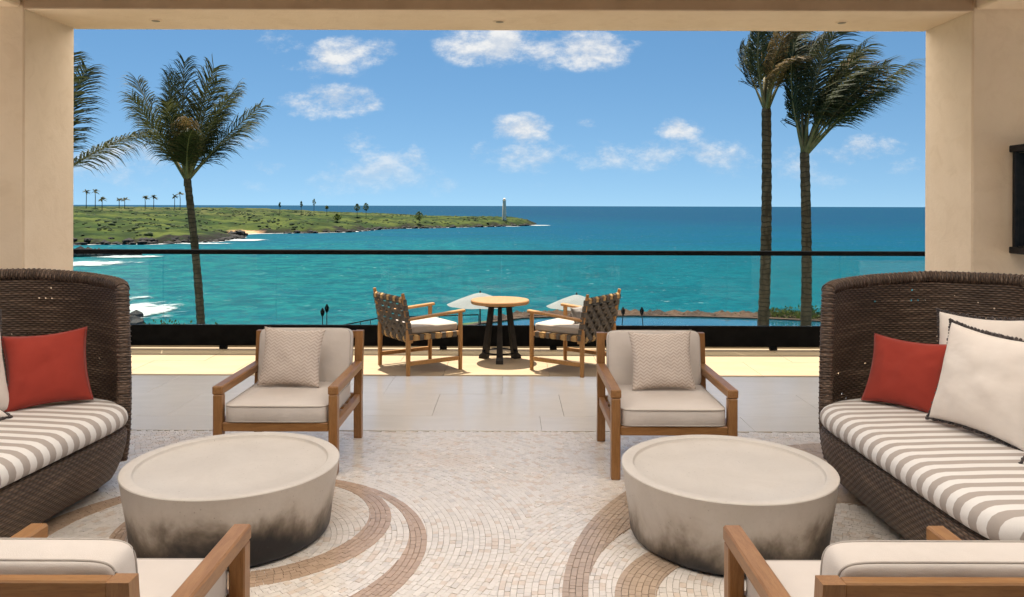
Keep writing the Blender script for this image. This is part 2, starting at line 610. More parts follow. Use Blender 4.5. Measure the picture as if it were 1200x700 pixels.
# wicker: strands over and under the stakes, with a few open gaps
def wicker(name, holes, wide=0.42):
    m, t, b = mat(name, (0.08, 0.05, 0.035), 0.5, 0.35)
    uvn = coord(t, 'UV')
    nz = t.noise(uvn, 5.0, 3)
    uvw = t.vmath('ADD', uvn, t.comb(0.0, t.math('MULTIPLY', t.math('SUBTRACT', nz, 0.5), 0.014), 0.0))
    u, v, _ = t.sep(uvw)
    us = t.math('DIVIDE', u, 0.022)
    vs = t.math('DIVIDE', v, 0.0135)
    row = t.math('FLOOR', vs)
    rows = t.math('ABSOLUTE', t.math('SINE', t.math('MULTIPLY', vs, math.pi)))
    over = t.math('COSINE', t.math('MULTIPLY', t.math('ADD', us, row), math.pi))
    over = t.math('MULTIPLY_ADD', over, 0.5, 0.5)
    h = t.math('MULTIPLY', t.math('POWER', rows, 0.6), t.math('MULTIPLY_ADD', over, 0.62, 0.38))
    strand = t.noise(t.comb(t.math('MULTIPLY', u, 3.0), t.math('MULTIPLY', row, 7.31), 0.0), 1.0, 2)
    big = t.noise(uvn, 3.2, 3)
    c = t.mix(h, (0.007, 0.005, 0.004), (0.145, 0.093, 0.064))
    c = t.mix(t.math('MULTIPLY', t.step(strand, 0.45, 0.75), h), c, (0.30, 0.205, 0.145))
    c = t.mix(t.step(big, 0.4, 0.75, 0.0, 0.5), c, (0.03, 0.018, 0.012))
    t.l.new(c, b.inputs['Base Color'])
    t.l.new(t.bump(h, 0.9, 0.006), b.inputs['Normal'])
    if holes:
        nh = t.noise(t.mapping(uvn, (2.2, 3.4, 1.0)), 2.2, 2, 0.5)
        lx_ = t.math('MULTIPLY', t.math('SUBTRACT', t.math('FRACT', t.math('DIVIDE', u, 0.040)), 0.5), 0.040)
        ly_ = t.math('MULTIPLY', t.math('SUBTRACT', t.math('FRACT', t.math('DIVIDE', v, 0.0315)), 0.5), 0.0315)
        rd = t.vmath('LENGTH', t.comb(lx_, ly_, 0.0))
        cell = t.noise(t.comb(t.math('FLOOR', t.math('DIVIDE', u, 0.040)), t.math('FLOOR', t.math('DIVIDE', v, 0.0315)), 0.0), 0.73, 0)
        rad = 0.0042 if wide < 0.6 else 0.016
        gap = t.math('MULTIPLY', t.step(rd, rad + 0.0012, rad), t.math('MULTIPLY', t.step(nh, 0.55, 0.57), t.step(cell, 0.48, 0.50)))
        t.l.new(t.math('SUBTRACT', 1.0, gap), b.inputs['Alpha'])
    return m


M['wicker'] = wicker('wicker', False)
M['wicker_open'] = wicker('wicker_open', True)
M['wicker_outer'] = wicker('wicker_outer', True, 0.85)

# cast concrete of the drum tables with the dark wash rising from the foot
m, t, b = mat('cast_concrete', (0.45, 0.41, 0.36), 0.55, 0.4)
co = coord(t)
ox, oy, oz = t.sep(co)
n = t.noise(co, 3.2, 5, 0.6, 0.6)
nv = t.noise(t.mapping(co, (3.4, 3.4, 2.6)), 1.0, 5, 0.6, 0.2)
nf = t.noise(co, 55, 4, 0.6)
c = t.mix(t.step(n, 0.3, 0.7), (0.53, 0.485, 0.435), (0.575, 0.53, 0.48))
c = t.mix(t.math('MULTIPLY', t.step(nf, 0.5, 0.8), 0.2), c, (0.36, 0.32, 0.27))
edge = t.math('ADD', t.math('MULTIPLY', oz, -4.0), t.math('MULTIPLY', nv, 1.9))
c = t.mix(t.step(edge, -0.05, 0.75), c, (0.27, 0.205, 0.14))
c = t.mix(t.step(edge, 0.16, 0.86), c, (0.022, 0.022, 0.024))
t.l.new(c, b.inputs['Base Color'])
vp = t.node('ShaderNodeTexVoronoi')
vp.inputs['Scale'].default_value = 42.0
t.l.new(co, vp.inputs['Vector'])
pore = t.math('MULTIPLY', t.step(vp.outputs['Distance'], 0.16, 0.08), t.step(t.noise(co, 9, 2), 0.5, 0.6))
c = t.mix(t.math('MULTIPLY', pore, 0.5), c, (0.2, 0.17, 0.14))
t.l.new(c, b.inputs['Base Color'])
t.l.new(t.bump(t.math('SUBTRACT', nf, pore), 0.2, 0.003, t.bump(n, 0.2, 0.02)), b.inputs['Normal'])
M['concrete'] = m

M['black_metal'] = noisy('black_powder_coat', (0.004, 0.004, 0.004), (0.007, 0.007, 0.007), 12, 0.6, spec=0.04)
M['dark_wood'] = noisy('ebonised_wood', (0.008, 0.007, 0.006), (0.016, 0.013, 0.011), 16, 0.5, 0.1, spec=0.25)
M['lantern_metal'] = noisy('bronze_lantern', (0.010, 0.010, 0.012), (0.018, 0.018, 0.021), 20, 0.5, spec=0.25)
M['downlight'] = noisy('downlight_lens', (0.22, 0.17, 0.11), (0.26, 0.2, 0.13), 6, 0.5)
M['candle'] = noisy('candle_glass', (0.22, 0.20, 0.16), (0.26, 0.23, 0.19), 6, 0.4)
M['strap'] = noisy('webbing', (0.062, 0.050, 0.037), (0.095, 0.076, 0.057), 30, 0.75, 0.2, 300)
M['strap_tan'] = noisy('webbing_edge', (0.33, 0.20, 0.075), (0.40, 0.25, 0.10), 30, 0.7, 0.2, 300)

# glass of the balustrade
m = bpy.data.materials.new('clear_glass')
m.use_nodes = True
t = NT(m.node_tree)
t.n.clear()
tr = t.node('ShaderNodeBsdfTransparent')
tr.inputs[0].default_value = (0.93, 0.965, 0.955, 1)
gl = t.node('ShaderNodeBsdfGlossy')
gl.inputs['Roughness'].default_value = 0.02
fr = t.node('ShaderNodeFresnel')
fr.inputs[0].default_value = 1.4
mx = t.node('ShaderNodeMixShader')
out = t.node('ShaderNodeOutputMaterial')
t.l.new(t.math('MULTIPLY', fr.outputs[0], 0.8), mx.inputs[0])
t.l.new(tr.outputs[0], mx.inputs[1])
t.l.new(gl.outputs[0], mx.inputs[2])
t.l.new(mx.outputs[0], out.inputs['Surface'])
M['glass'] = m

# translucent sheet of the unseen panes added as fill light
m = bpy.data.materials.new('frosted_fill_sheet')
m.use_nodes = True
t = NT(m.node_tree)
t.n.clear()
tl = t.node('ShaderNodeBsdfTranslucent')
tl.inputs[0].default_value = (0.93, 0.89, 0.85, 1)
out = t.node('ShaderNodeOutputMaterial')
t.l.new(tl.outputs[0], out.inputs['Surface'])
M['frosted'] = m
# sea
SEA_Z = -25.5
m, t, b = mat('sea_water', (0.0, 0.15, 0.17), 0.12, 0.5)
geo = t.node('ShaderNodeNewGeometry').outputs['Position']
gx, gy, gz = t.sep(geo)
flat = t.comb(gx, gy, 0.0)
ldist = t.math('LOGARITHM', t.math('MAXIMUM', t.vmath('LENGTH', flat), 10.0), 10.0)
pat = t.noise(t.mapping(flat, (0.006, 0.010, 1)), 1.0, 4, 0.6, 0.4)
pat2 = t.noise(t.mapping(flat, (0.020, 0.045, 1)), 1.0, 5, 0.65, 0.5)
off = t.math('ADD', ldist, t.math('MULTIPLY', t.math('SUBTRACT', pat, 0.5), 0.35))
off = t.math('ADD', off, t.math('MULTIPLY', t.step(gx, -150.0, 500.0), 0.22))
c = t.mix(t.step(off, 2.5, 3.0), (0.0, 0.086, 0.108), (0.0, 0.052, 0.108))
c = t.mix(t.step(off, 2.95, 3.5), c, (0.003, 0.030, 0.085))
bay = t.math('MULTIPLY', t.step(gx, 60.0, -120.0), t.step(off, 2.95, 2.6))
c = t.mix(t.math('MULTIPLY', bay, t.step(pat2, 0.42, 0.60)), c, (0.004, 0.128, 0.130))
c = t.mix(t.math('MULTIPLY', t.step(pat2, 0.48, 0.64), 0.6), c, (0.0, 0.052, 0.070))
pat3 = t.noise(t.mapping(flat, (0.10, 0.12, 1)), 1.0, 5, 0.7, 0.4)
pat4 = t.noise(t.mapping(flat, (0.42, 0.36, 1)), 1.0, 4, 0.65, 0.2)
c = t.mix(t.math('MULTIPLY', t.step(pat3, 0.48, 0.60), 0.55), c, (0.0, 0.050, 0.074))
c = t.mix(t.math('MULTIPLY', t.math('MULTIPLY', t.step(pat3, 0.52, 0.40), bay), 0.75), c, (0.010, 0.138, 0.132))
c = t.mix(t.math('MULTIPLY', t.step(pat4, 0.49, 0.60), 0.5), c, (0.0, 0.048, 0.072))
c = t.mix(t.math('MULTIPLY', t.step(pat4, 0.46, 0.36), 0.4), c, (0.005, 0.11, 0.13))
# whitecaps, with sun glints painted in as the same pale specks
wc = t.noise(t.mapping(flat, (0.24, 0.24, 1)), 1.0, 5, 0.72, 0.2)
wl = t.noise(t.mapping(flat, (0.008, 0.012, 1)), 1.0, 3, 0.5)
cap = t.math('MULTIPLY', t.step(wc, 0.625, 0.69), t.step(wl, 0.38, 0.56))
c = t.mix(t.math('MULTIPLY', cap, 0.7), c, (0.30, 0.36, 0.35))
t.l.new(c, b.inputs['Base Color'])
wv = t.noise(t.mapping(flat, (0.10, 0.22, 1), (0, 0, 0.35)), 1.0, 6, 0.62, 0.3)
wv2 = t.noise(t.mapping(flat, (0.5, 0.8, 1), (0, 0, -0.2)), 1.0, 4, 0.6)
hh = t.math('ADD', t.math('MULTIPLY', wv, 1.6), t.math('MULTIPLY', wv2, 0.35))
t.l.new(t.bump(hh, 0.85, 1.0), b.inputs['Normal'])
df = t.node('ShaderNodeBsdfDiffuse')
t.l.new(c, df.inputs[0])
gl = t.node('ShaderNodeBsdfGlossy')
gl.inputs['Roughness'].default_value = 0.3
t.l.new(b.inputs['Normal'].links[0].from_socket, gl.inputs['Normal'])
t.l.new(b.inputs['Normal'].links[0].from_socket, df.inputs['Normal'])
fr = t.node('ShaderNodeFresnel')
fr.inputs[0].default_value = 1.33
t.l.new(b.inputs['Normal'].links[0].from_socket, fr.inputs['Normal'])
mx = t.node('ShaderNodeMixShader')
t.l.new(t.math('MINIMUM', t.math('MULTIPLY', fr.outputs[0], 0.2), 0.045), mx.inputs[0])
t.l.new(df.outputs[0], mx.inputs[1])
t.l.new(gl.outputs[0], mx.inputs[2])
t.l.new(mx.outputs[0], t.n['Material Output'].inputs['Surface'])
t.n.remove(b)
M['sea'] = m
# surf
m = bpy.data.materials.new('surf_foam')
m.use_nodes = True
t = NT(m.node_tree)
b = t.n['Principled BSDF']
b.inputs['Base Color'].default_value = (0.46, 0.49, 0.48, 1)
b.inputs['Roughness'].default_value = 0.9
at = t.node('ShaderNodeAttribute', attribute_name='Col')
geo = t.node('ShaderNodeNewGeometry').outputs['Position']
n = t.noise(t.mapping(geo, (0.11, 0.15, 1)), 1.0, 7, 0.72, 0.8)
a = t.math('ADD', at.outputs['Fac'], t.math('MULTIPLY', t.math('SUBTRACT', n, 0.5), 2.0))
t.l.new(t.math('MULTIPLY', t.step(a, 0.42, 0.85), 0.95), b.inputs['Alpha'])
M['foam'] = m
# headland
m, t, b = mat('headland_ground', (0.08, 0.12, 0.03), 0.95, 0.1)
at = t.node('ShaderNodeAttribute', attribute_name='Col')
geo = t.node('ShaderNodeNewGeometry').outputs['Position']
n = t.noise(t.mapping(geo, (0.03, 0.02, 0.1)), 1.0, 6, 0.65)
n2 = t.noise(t.mapping(geo, (0.25, 0.15, 0.4)), 1.0, 5, 0.65)
c = t.mix(t.step(n2, 0.45, 0.7, 0.0, 0.6), at.outputs['Color'], (0.02, 0.04, 0.012))
t.l.new(c, b.inputs['Base Color'])
t.l.new(t.bump(n2, 0.8, 2.0), b.inputs['Normal'])
M['headland'] = m
M['scrub'] = noisy('scrub', (0.018, 0.034, 0.008), (0.044, 0.062, 0.014), 0.05, 0.95, which='Object')
M['lava_rock'] = noisy('lava_rock', (0.008, 0.007, 0.007), (0.03, 0.025, 0.021), 0.4, 0.9, 0.6, 1.5, 0.3)
M['lawn'] = noisy('resort_lawn', (0.03, 0.06, 0.015), (0.07, 0.10, 0.03), 0.3, 0.95)
M['lighthouse'] = noisy('lighthouse_stucco', (0.78, 0.64, 0.45), (0.84, 0.70, 0.50), 0.4, 0.85)
M['pool'] = noisy('pool_water', (0.004, 0.062, 0.095), (0.006, 0.08, 0.115), 0.3, 0.08, 0.15, 1.5, 0.05)
M['pool_rock'] = noisy('pool_edge_rock', (0.036, 0.019, 0.010), (0.085, 0.042, 0.020), 0.8, 0.9, 0.5, 3, 0.1)

# palms
m, t, b = mat('palm_trunk', (0.12, 0.09, 0.07), 0.9, 0.2)
co = coord(t)
ox, oy, oz = t.sep(co)
nz = t.noise(co, 2.0, 3)
rg = t.math('FRACT', t.math('ADD', t.math('MULTIPLY', oz, 7.5), t.math('MULTIPLY', nz, 2.2)))
n = t.noise(t.mapping(co, (9, 9, 3)), 1.0, 5)
c = t.mix(t.step(n, 0.3, 0.7), (0.105, 0.064, 0.038), (0.23, 0.15, 0.092))
c = t.mix(t.math('MULTIPLY', t.step(rg, 0.6, 0.95), t.step(n, 0.25, 0.6, 0.2, 0.8)), c, (0.035, 0.025, 0.018))
t.l.new(c, b.inputs['Base Color'])
t.l.new(t.bump(t.math('ADD', rg, n), 0.6, 0.03), b.inputs['Normal'])
M['trunk'] = m
def leaf(name, c0, c1, tl):
    m, t, b = mat(name, c0, 0.6, 0.15)
    geo = t.node('ShaderNodeNewGeometry')
    c = t.mix(geo.outputs['Random Per Island'], c0, c1)
    t.l.new(c, b.inputs['Base Color'])
    tb = t.node('ShaderNodeBsdfTranslucent')
    t.l.new(t.mix(0.5, c, (c1[0] * 1.6, c1[1] * 1.5, c1[2])), tb.inputs[0])
    ms = t.node('ShaderNodeMixShader')
    ms.inputs[0].default_value = tl
    t.l.new(b.outputs[0], ms.inputs[1])
    t.l.new(tb.outputs[0], ms.inputs[2])
    t.l.new(ms.outputs[0], t.n['Material Output'].inputs['Surface'])
    return m


M['frond'] = leaf('palm_frond', (0.013, 0.022, 0.010), (0.082, 0.086, 0.036), 0.22)
M['frond_dry'] = leaf('dry_frond', (0.10, 0.065, 0.028), (0.20, 0.14, 0.07), 0.2)
M['frond_base'] = noisy('frond_base', (0.14, 0.13, 0.05), (0.24, 0.19, 0.09), 6, 0.6)
M['leafy'] = leaf('shrub_leaves', (0.03, 0.06, 0.015), (0.10, 0.13, 0.03), 0.25)

# ================================================================== THE SETTING
AX = -0.11                         # axis of the room

# ---- sea
s = MB()
ys = [-400, 0, 60, 120, 200, 300, 450, 700, 1000, 1500, 2500, 5000, 12000, 40000]
xs = [-40000, -9000, -2500, -1000, -500, -200, 0, 200, 500, 1000, 2500, 9000, 40000]
s.v = [(x, y, SEA_Z) for y in ys for x in xs]
nx = len(xs)
s.f = [(j * nx + i, j * nx + i + 1, (j + 1) * nx + i + 1, (j + 1) * nx + i) for j in range(len(ys) - 1) for i in range(nx - 1)]
tag(s.obj('sea', M['sea'], recalc=False), kind='structure')

# ---- headland: coast measured at the water line
H_SEA = CAM_H - SEA_Z
COAST_PX = [(-70, 287.5), (40, 288.5), (88, 289.0), (130, 288.0), (175, 288.0), (220, 286.0), (250, 284.8), (272, 282.0), (281, 279.6), (274, 277.6), (268, 276.6),
            (276, 276.2), (290, 275.8), (302, 275.2), (330, 274.6), (365, 274.2), (400, 273.2), (412, 272.6), (426, 271.2), (444, 269.6), (462, 268.7),
            (500, 268.0), (530, 267.2), (566, 266.4), (591, 265.6), (612, 264.9), (624, 264.0)]
coast = [ground_pt(px, py, SEA_Z) for px, py in COAST_PX]
poly = np.array(coast + [(36, 1135), (10, 1190), (-40, 1230), (-140, 1330), (-300, 1500), (-560, 1800), (-1100, 2300), (-2200, 2300), (-2200, 480)])


def sdist(P, poly):
    """distance to polygon edge, positive inside"""
    n = len(poly)
    dmin = np.full(len(P), 1e9)
    inside = np.zeros(len(P), bool)
    for i in range(n):
        a = poly[i]; b = poly[(i + 1) % n]
        ab = b - a
        tt = np.clip(((P - a) @ ab) / (ab @ ab), 0, 1)
        dmin = np.minimum(dmin, np.hypot(*(P - a - tt[:, None] * ab).T))
        cr = ((a[1] > P[:, 1]) != (b[1] > P[:, 1]))
        xi = (b[0] - a[0]) * (P[:, 1] - a[1]) / (b[1] - a[1] + 1e-12) + a[0]
        inside ^= cr & (P[:, 0] < xi)
    return np.where(inside, dmin, -dmin)


def fbm(x, y, sc, seed=0.0, o=4):
    return np.array([mnoise.fractal(Vector((a * sc + seed, b * sc - seed, seed)), 1.0, 2.0, o) for a, b in zip(x, y)])


def land_height(P, dd):
    X, Y = P[:, 0], P[:, 1]
    hm = np.interp(X, [-900, -420, -300, -200, -120, -60, 0, 40], [16.0, 16.0, 14.5, 12.5, 8.5, 7.5, 8.0, 4.0])
    sc = np.interp(X, [-600, -300, -150, 0], [150, 95, 60, 25])
    cl = np.interp(X, [-700, -400, -330, -300, -230, 0], [7.5, 6.5, 5.0, 3.2, 3.2, 4.0])
    beach = np.exp(-(((X - BEACH[0]) / 26.0) ** 2 + ((Y - BEACH[1]) / 30.0) ** 2))
    cl = cl * (1 - 0.85 * beach)
    d0 = np.maximum(dd, 0)
    return SEA_Z + cl * (1 - np.exp(-d0 / 5.0)) + hm * (1 - np.exp(-d0 / sc)) * (1 - 0.6 * beach)


BEACH = ground_pt(286, 276.0, SEA_Z)
gxs = np.concatenate([np.arange(-1150, -460, 12), np.arange(-460, 60, 4.5)])
gys = np.concatenate([np.arange(470, 1260, 5.0), np.arange(1260, 2000, 25)])
GX, GY = np.meshgrid(gxs, gys)
P = np.c_[GX.ravel(), GY.ravel()]
jag = fbm(P[:, 0], P[:, 1], 0.04, 3.1) * 5.0
dd = sdist(P, poly) + jag
rough = fbm(P[:, 0], P[:, 1], 0.11, 9.0)
soft = fbm(P[:, 0], P[:, 1], 0.012, 5.0)
Z = land_height(P, dd) + np.where(dd > 0, rough * np.clip(dd / 12, 0, 1) * 1.8 + soft * np.clip(dd / 60, 0, 1) * 1.6, 0)
Z = np.where(dd <= 0, SEA_Z - 1.5 + np.maximum(dd, -10) * 0.2, Z)
fld = fbm(P[:, 0], P[:, 1], 0.018, 21.0)
tone = fbm(P[:, 0], P[:, 1], 0.05, 33.0)
grass_a = np.array([0.024, 0.044, 0.009]); grass_b = np.array([0.072, 0.090, 0.018]); dark = np.array([0.009, 0.019, 0.005]); dry = np.array([0.095, 0.09, 0.034])
rock = np.array([0.020, 0.017, 0.014]); sand = np.array([0.50, 0.30, 0.16])
f1 = np.clip(fld * 1.6 + 0.5, 0, 1)[:, None]
C = grass_a * (1 - f1) + grass_b * f1
f2 = np.clip(tone * 2.6 + 0.25, 0, 1)[:, None]
C = C * (1 - f2 * 0.75) + dark * f2 * 0.75
plate = np.clip((dd - 110) / 90, 0, 1)[:, None] * np.clip(fld * 2.2 + 0.3, 0, 1)[:, None]
C = C * (1 - plate * 0.6) + dry * plate * 0.6
rf = np.clip((np.interp(P[:, 0], [-330, -290], [24, 11]) + rough * 14 + soft * 12 - dd) / 7, 0, 1)[:, None]
C = C * (1 - rf) + rock * rf
bf = np.exp(-(((P[:, 0] - BEACH[0]) / 17.0) ** 2 + ((P[:, 1] - BEACH[1] - 8) / 20.0) ** 2))
bf = np.clip((bf - 0.35) * 6, 0, 1)[:, None] * (dd < 26)[:, None]
C = C * (1 - bf) + sand * bf
hd = MB()
hd.v = [tuple(p) for p in np.c_[P, Z]]
nx = len(gxs)
keep = (dd > -14).reshape(GX.shape)
hd.f = [(j * nx + i, j * nx + i + 1, (j + 1) * nx + i + 1, (j + 1) * nx + i) for j in range(len(gys) - 1) for i in range(nx - 1)
        if keep[j, i] or keep[j, i + 1] or keep[j + 1, i] or keep[j + 1, i + 1]]
hd.col = np.c_[C, np.ones(len(C))]
tag(hd.obj('headland', M['headland'], smooth=180), kind='structure')


def land_z(x, y):
    p = np.array([[x, y]])
    return float(land_height(p, sdist(p, poly))[0])


# scrub covering the headland: nobody could count it
ICO_V = [(0, 0, 1), (0.894, 0, 0.447), (0.276, 0.851, 0.447), (-0.724, 0.526, 0.447), (-0.724, -0.526, 0.447), (0.276, -0.851, 0.447),
         (0.724, 0.526, -0.447), (-0.276, 0.851, -0.447), (-0.894, 0, -0.447), (-0.276, -0.851, -0.447), (0.724, -0.526, -0.447)]
ICO_F = [(0, 1, 2), (0, 2, 3), (0, 3, 4), (0, 4, 5), (0, 5, 1), (1, 6, 2), (2, 7, 3), (3, 8, 4), (4, 9, 5), (5, 10, 1), (6, 7, 2), (7, 8, 3), (8, 9, 4), (9, 10, 5), (10, 6, 1)]
sb = MB()
cand = np.c_[rng.uniform(-640, 30, 16000), rng.uniform(515, 1230, 16000)]
cd = sdist(cand, poly)
cz = land_height(cand, cd)
cn = fbm(cand[:, 0], cand[:, 1], 0.03, 44.0)
ok = (cd > 7) & (cn + rng.uniform(-0.35, 0.35, len(cn)) > 0.05) & (np.hypot(cand[:, 0] - BEACH[0], cand[:, 1] - BEACH[1]) > 30) & (cand[:, 0] / cand[:, 1] > -0.6)
for (x, y), z in list(zip(cand[ok], cz[ok]))[:2600]:
    r = random.uniform(0.7, 1.8) if random.random() < 0.97 else random.uniform(2.0, 3.0)
    hgt = r * random.uniform(0.4, 0.85)
    a = random.uniform(0, 6.28)
    ca, sa = math.cos(a), math.sin(a)
    sb.add([(x + (px * ca - py * sa) * r * random.uniform(0.8, 1.3), y + (px * sa + py * ca) * r * random.uniform(0.8, 1.3), z + 0.2 + pz * hgt * random.uniform(0.8, 1.2)) for px, py, pz in ICO_V], ICO_F)
tag(sb.obj('scrub', M['scrub'], smooth=180, recalc=False), 'low green scrub covering the headland', 'scrub', kind='stuff')


# lava rocks along the shore and the reef in front of it
def rock_mesh(name, n, spots, rmin, rmax, squash=0.6):
    k = MB()
    for (x, y, z) in spots:
        r = random.uniform(rmin, rmax)
        o = [(px * r * random.uniform(0.7, 1.35), py * r * random.uniform(0.7, 1.35), pz * r * squash * random.uniform(0.7, 1.3)) for px, py, pz in ICO_V]
        k.add([(x + a, y + b, z + c) for a, b, c in o], ICO_F)
    return k


sp = []
for i in range(len(coast) - 1):
    a, b = Vector(coast[i]), Vector(coast[i + 1])
    if 10 <= i <= 13:
        continue
    n = max(2, int((b - a).length / 2.2))
    for q in range(n):
        p = a.lerp(b, (q + random.random()) / n)
        nrm = Vector((-(b - a).y, (b - a).x)).normalized()
        p = p + nrm * random.uniform(-5.0, 5.5)
        sp.append((p.x, p.y, SEA_Z + random.uniform(-0.4, 1.2)))
sp += [(x + random.uniform(-4, 4), y + random.uniform(1, 12), z + random.uniform(0.5, 3.0)) for (x, y, z) in sp if x < -225 and y < 720]
tag(rock_mesh('shore_rocks', 0, sp, 1.1, 4.0).obj('shore_rocks', M['lava_rock']), 'dark lava boulders along the foot of the headland', 'rocks', kind='stuff')
sp = []
for q in range(420):
    u = random.random()
    px = -20 + u * 178
    py = 299.5 + (1 - u) * 5.0 * random.random() + random.uniform(-1.8, 2.2) * (1.1 - u) + u * 1.0
    x, y = ground_pt(px, py, SEA_Z)
    sp.append((x, y, SEA_Z + random.uniform(-0.4, 2.6 * (1.08 - u))))
tag(rock_mesh('reef_rocks', 0, sp, 1.4, 4.4, 0.75).obj('reef_rocks', M['lava_rock']), 'black lava reef breaking the surf in front of the headland', 'rocks', kind='stuff')
sp = []
for q in range(70):
    x, y = ground_pt(random.uniform(120, 162), random.uniform(374, 388), SEA_Z)
    sp.append((x, y, SEA_Z + random.uniform(-0.5, 1.2)))
tag(rock_mesh('cove_rocks', 0, sp, 0.8, 2.2, 0.7).obj('cove_rocks', M['lava_rock']), 'dark rocks in the white surf beyond the left wicker sofa', 'rocks', kind='stuff')


# surf: thin sheets of foam lying on the water
def foam_strip(mb, line, wout, win, lift):
    o = len(mb.v)
    n = len(line)
    for i, p in enumerate(line):
        a = Vector(line[max(0, i - 1)]); b = Vector(line[min(n - 1, i + 1)])
        tdir = (b - a).normalized()
        nrm = Vector((tdir.y, -tdir.x))
        ww = wout * random.uniform(0.6, 1.3)
        for off, al in ((-win, 1.0), (0.0, 1.0), (ww * 0.5, 0.75), (ww, 0.0)):
            q = Vector(p) + nrm * off
            mb.v.append((q.x, q.y, SEA_Z + lift))
            mb.col.append((al, al, al, 1))
    for i in range(n - 1):
        for k in range(3):
            mb.f.append((o + i * 4 + k, o + (i + 1) * 4 + k, o + (i + 1) * 4 + k + 1, o + i * 4 + k + 1))


def densify(line, step):
    res = []
    for a, b in zip(line[:-1], line[1:]):
        a, b = Vector(a), Vector(b)
        n = max(1, int((b - a).length / step))
        res += [tuple(a.lerp(b, i / n)) for i in range(n)]
    return res + [tuple(line[-1])]


def foam_blob(mb, px, py, wx, wy, amt, lift):
    """patch of broken water round a place"""
    x, y = ground_pt(px, py, SEA_Z)
    n, k = 28, 7
    o = len(mb.v)
    mb.v.append((x, y, SEA_Z + lift)); mb.col.append((amt,) * 3 + (1,))
    for j in range(1, k + 1):
        rr = j / k
        for i in range(n):
            a = 2 * math.pi * i / n
            mb.v.append((x + math.cos(a) * wx * rr, y + math.sin(a) * wy * rr, SEA_Z + lift))
            al = amt * (1 - rr ** 1.5)
            mb.col.append((al,) * 3 + (1,))
    for i in range(n):
        mb.f.append((o, o + 1 + i, o + 1 + (i + 1) % n))
        for j in range(k - 1):
            mb.f.append((o + 1 + j * n + i, o + 1 + (j + 1) * n + i, o + 1 + (j + 1) * n + (i + 1) % n, o + 1 + j * n + (i + 1) % n))


fm = MB(); fm.col = []
foam_strip(fm, densify(coast[:10], 6), 9, 5, 0.30)
foam_strip(fm, densify(coast[10:], 6), 8, 5, 0.30)
foam_blob(fm, 285, 283, 26, 26, 1.05, 0.45)
foam_blob(fm, 236, 287, 34, 14, 0.9, 0.40)
foam_blob(fm, 632, 264.5, 24, 30, 1.0, 0.45)
foam_blob(fm, 600, 265.8, 18, 12, 0.9, 0.40)
foam_blob(fm, 424, 271.5, 10, 14, 1.0, 0.45)
foam_blob(fm, 104, 311, 30, 26, 1.0, 0.35)
foam_blob(fm, 150, 303, 26, 15, 1.0, 0.42)
foam_blob(fm, 122, 297, 30, 14, 0.9, 0.47)
foam_blob(fm, 170, 368, 8.5, 24, 1.1, 0.32)
foam_blob(fm, 190, 372, 9, 14, 0.5, 0.28)
foam_blob(fm, 150, 364, 10, 22, 1.0, 0.36)
foam_blob(fm, 160, 352, 10, 14, 0.62, 0.40)
tag(fm.obj('surf', M['foam'], recalc=False), 'white surf breaking along the shore', 'surf', kind='stuff')

# ---- lighthouse on the point
lx, ly = (591 - 600) / FPX * 1045, 1045.0
lz = land_z(lx, ly)
lt = thing('lighthouse', 'slender tan lighthouse on the far tip of the headland', 'lighthouse', (lx, ly, lz))
zt = CAM_H - (232.2 - HORIZON) / FPX * ly - lz
MB().lathe([(3.1, -1.0), (2.9, 0.3), (2.1, zt - 3.6), (2.05, zt - 3.5)], 20).obj('tower', M['lighthouse'], lt, 40)
MB().lathe([(2.2, zt - 3.5), (2.7, zt - 3.3), (2.7, zt - 3.0), (2.2, zt - 2.95)], 20).obj('gallery', M['lighthouse'], lt, 40)
MB().lathe([(1.5, zt - 2.95), (1.5, zt - 1.2), (1.7, zt - 1.1), (0.2, zt)], 16).obj('lantern_room', M['lighthouse'], lt, 40)


# ---- resort grounds below the terrace, dropping to the sea
def land_edge(X):
    return np.interp(X, [-90, -40, -16, -8, -3, 1, 6, 12, 18, 30, 90], [60, 44, 41, 41, 43.8, 47.0, 47.8, 47.2, 46.2, 47, 70])


xs = np.arange(-90, 91, 3.0)
us = np.array([0, 0.15, 0.3, 0.45, 0.6, 0.7, 0.8, 0.88, 0.94, 1.0, 1.03, 1.07, 1.15, 1.35, 1.6])
gm = MB()
for x in xs:
    e = land_edge(x)
    for u in us:
        y = 8.9 + (e - 8.9) * u
        z = -5.05 if u <= 1.0 else -5.05 - (u - 1.0) / 0.6 * 24 - (0.6 if u > 1.0 else 0) + random.uniform(-0.4, 0.4) * (u > 1.02)
        gm.v.append((x, y, z))
n = len(us)
gm.f = [(i * n + j, (i + 1) * n + j, (i + 1) * n + j + 1, i * n + j + 1) for i in range(len(xs) - 1) for j in range(n - 1)]
tag(gm.obj('resort_ground', M['lawn']), kind='structure')

# pool with its stone edge
POOL = [(-4.5, 36.0), (-3.2, 40.0), (-1.6, 42.8), (0.6, 44.9), (3.5, 45.8), (7.0, 46.0), (11.0, 45.7), (15.0, 44.9), (18.5, 43.6), (22, 40), (23, 35), (14, 31.5), (3, 31.5)]
pm = MB()
pm.add([(x, y, -4.93) for x, y in POOL], [tuple(range(len(POOL)))])
tag(pm.obj('pool_water', M['pool']), kind='structure')
cp = MB()
cc = Vector((9, 38))
rin = [(x, y) for x, y in POOL]
def off_out(p, dist):
    v = (Vector(p) - cc).normalized()
    return (p[0] + v.x * dist, p[1] + v.y * dist)
loops = []
for k, (zz, o) in enumerate([(-5.3, 0.0), (-4.86, 0.0), (-4.84, 0.05), (-4.84, 0.32), (-4.86, 0.36), (-5.3, 0.36)]):
    loops.append([(*off_out(p, o), zz) for p in rin])
n = len(POOL)
cp.v = [p for l in loops for p in l]
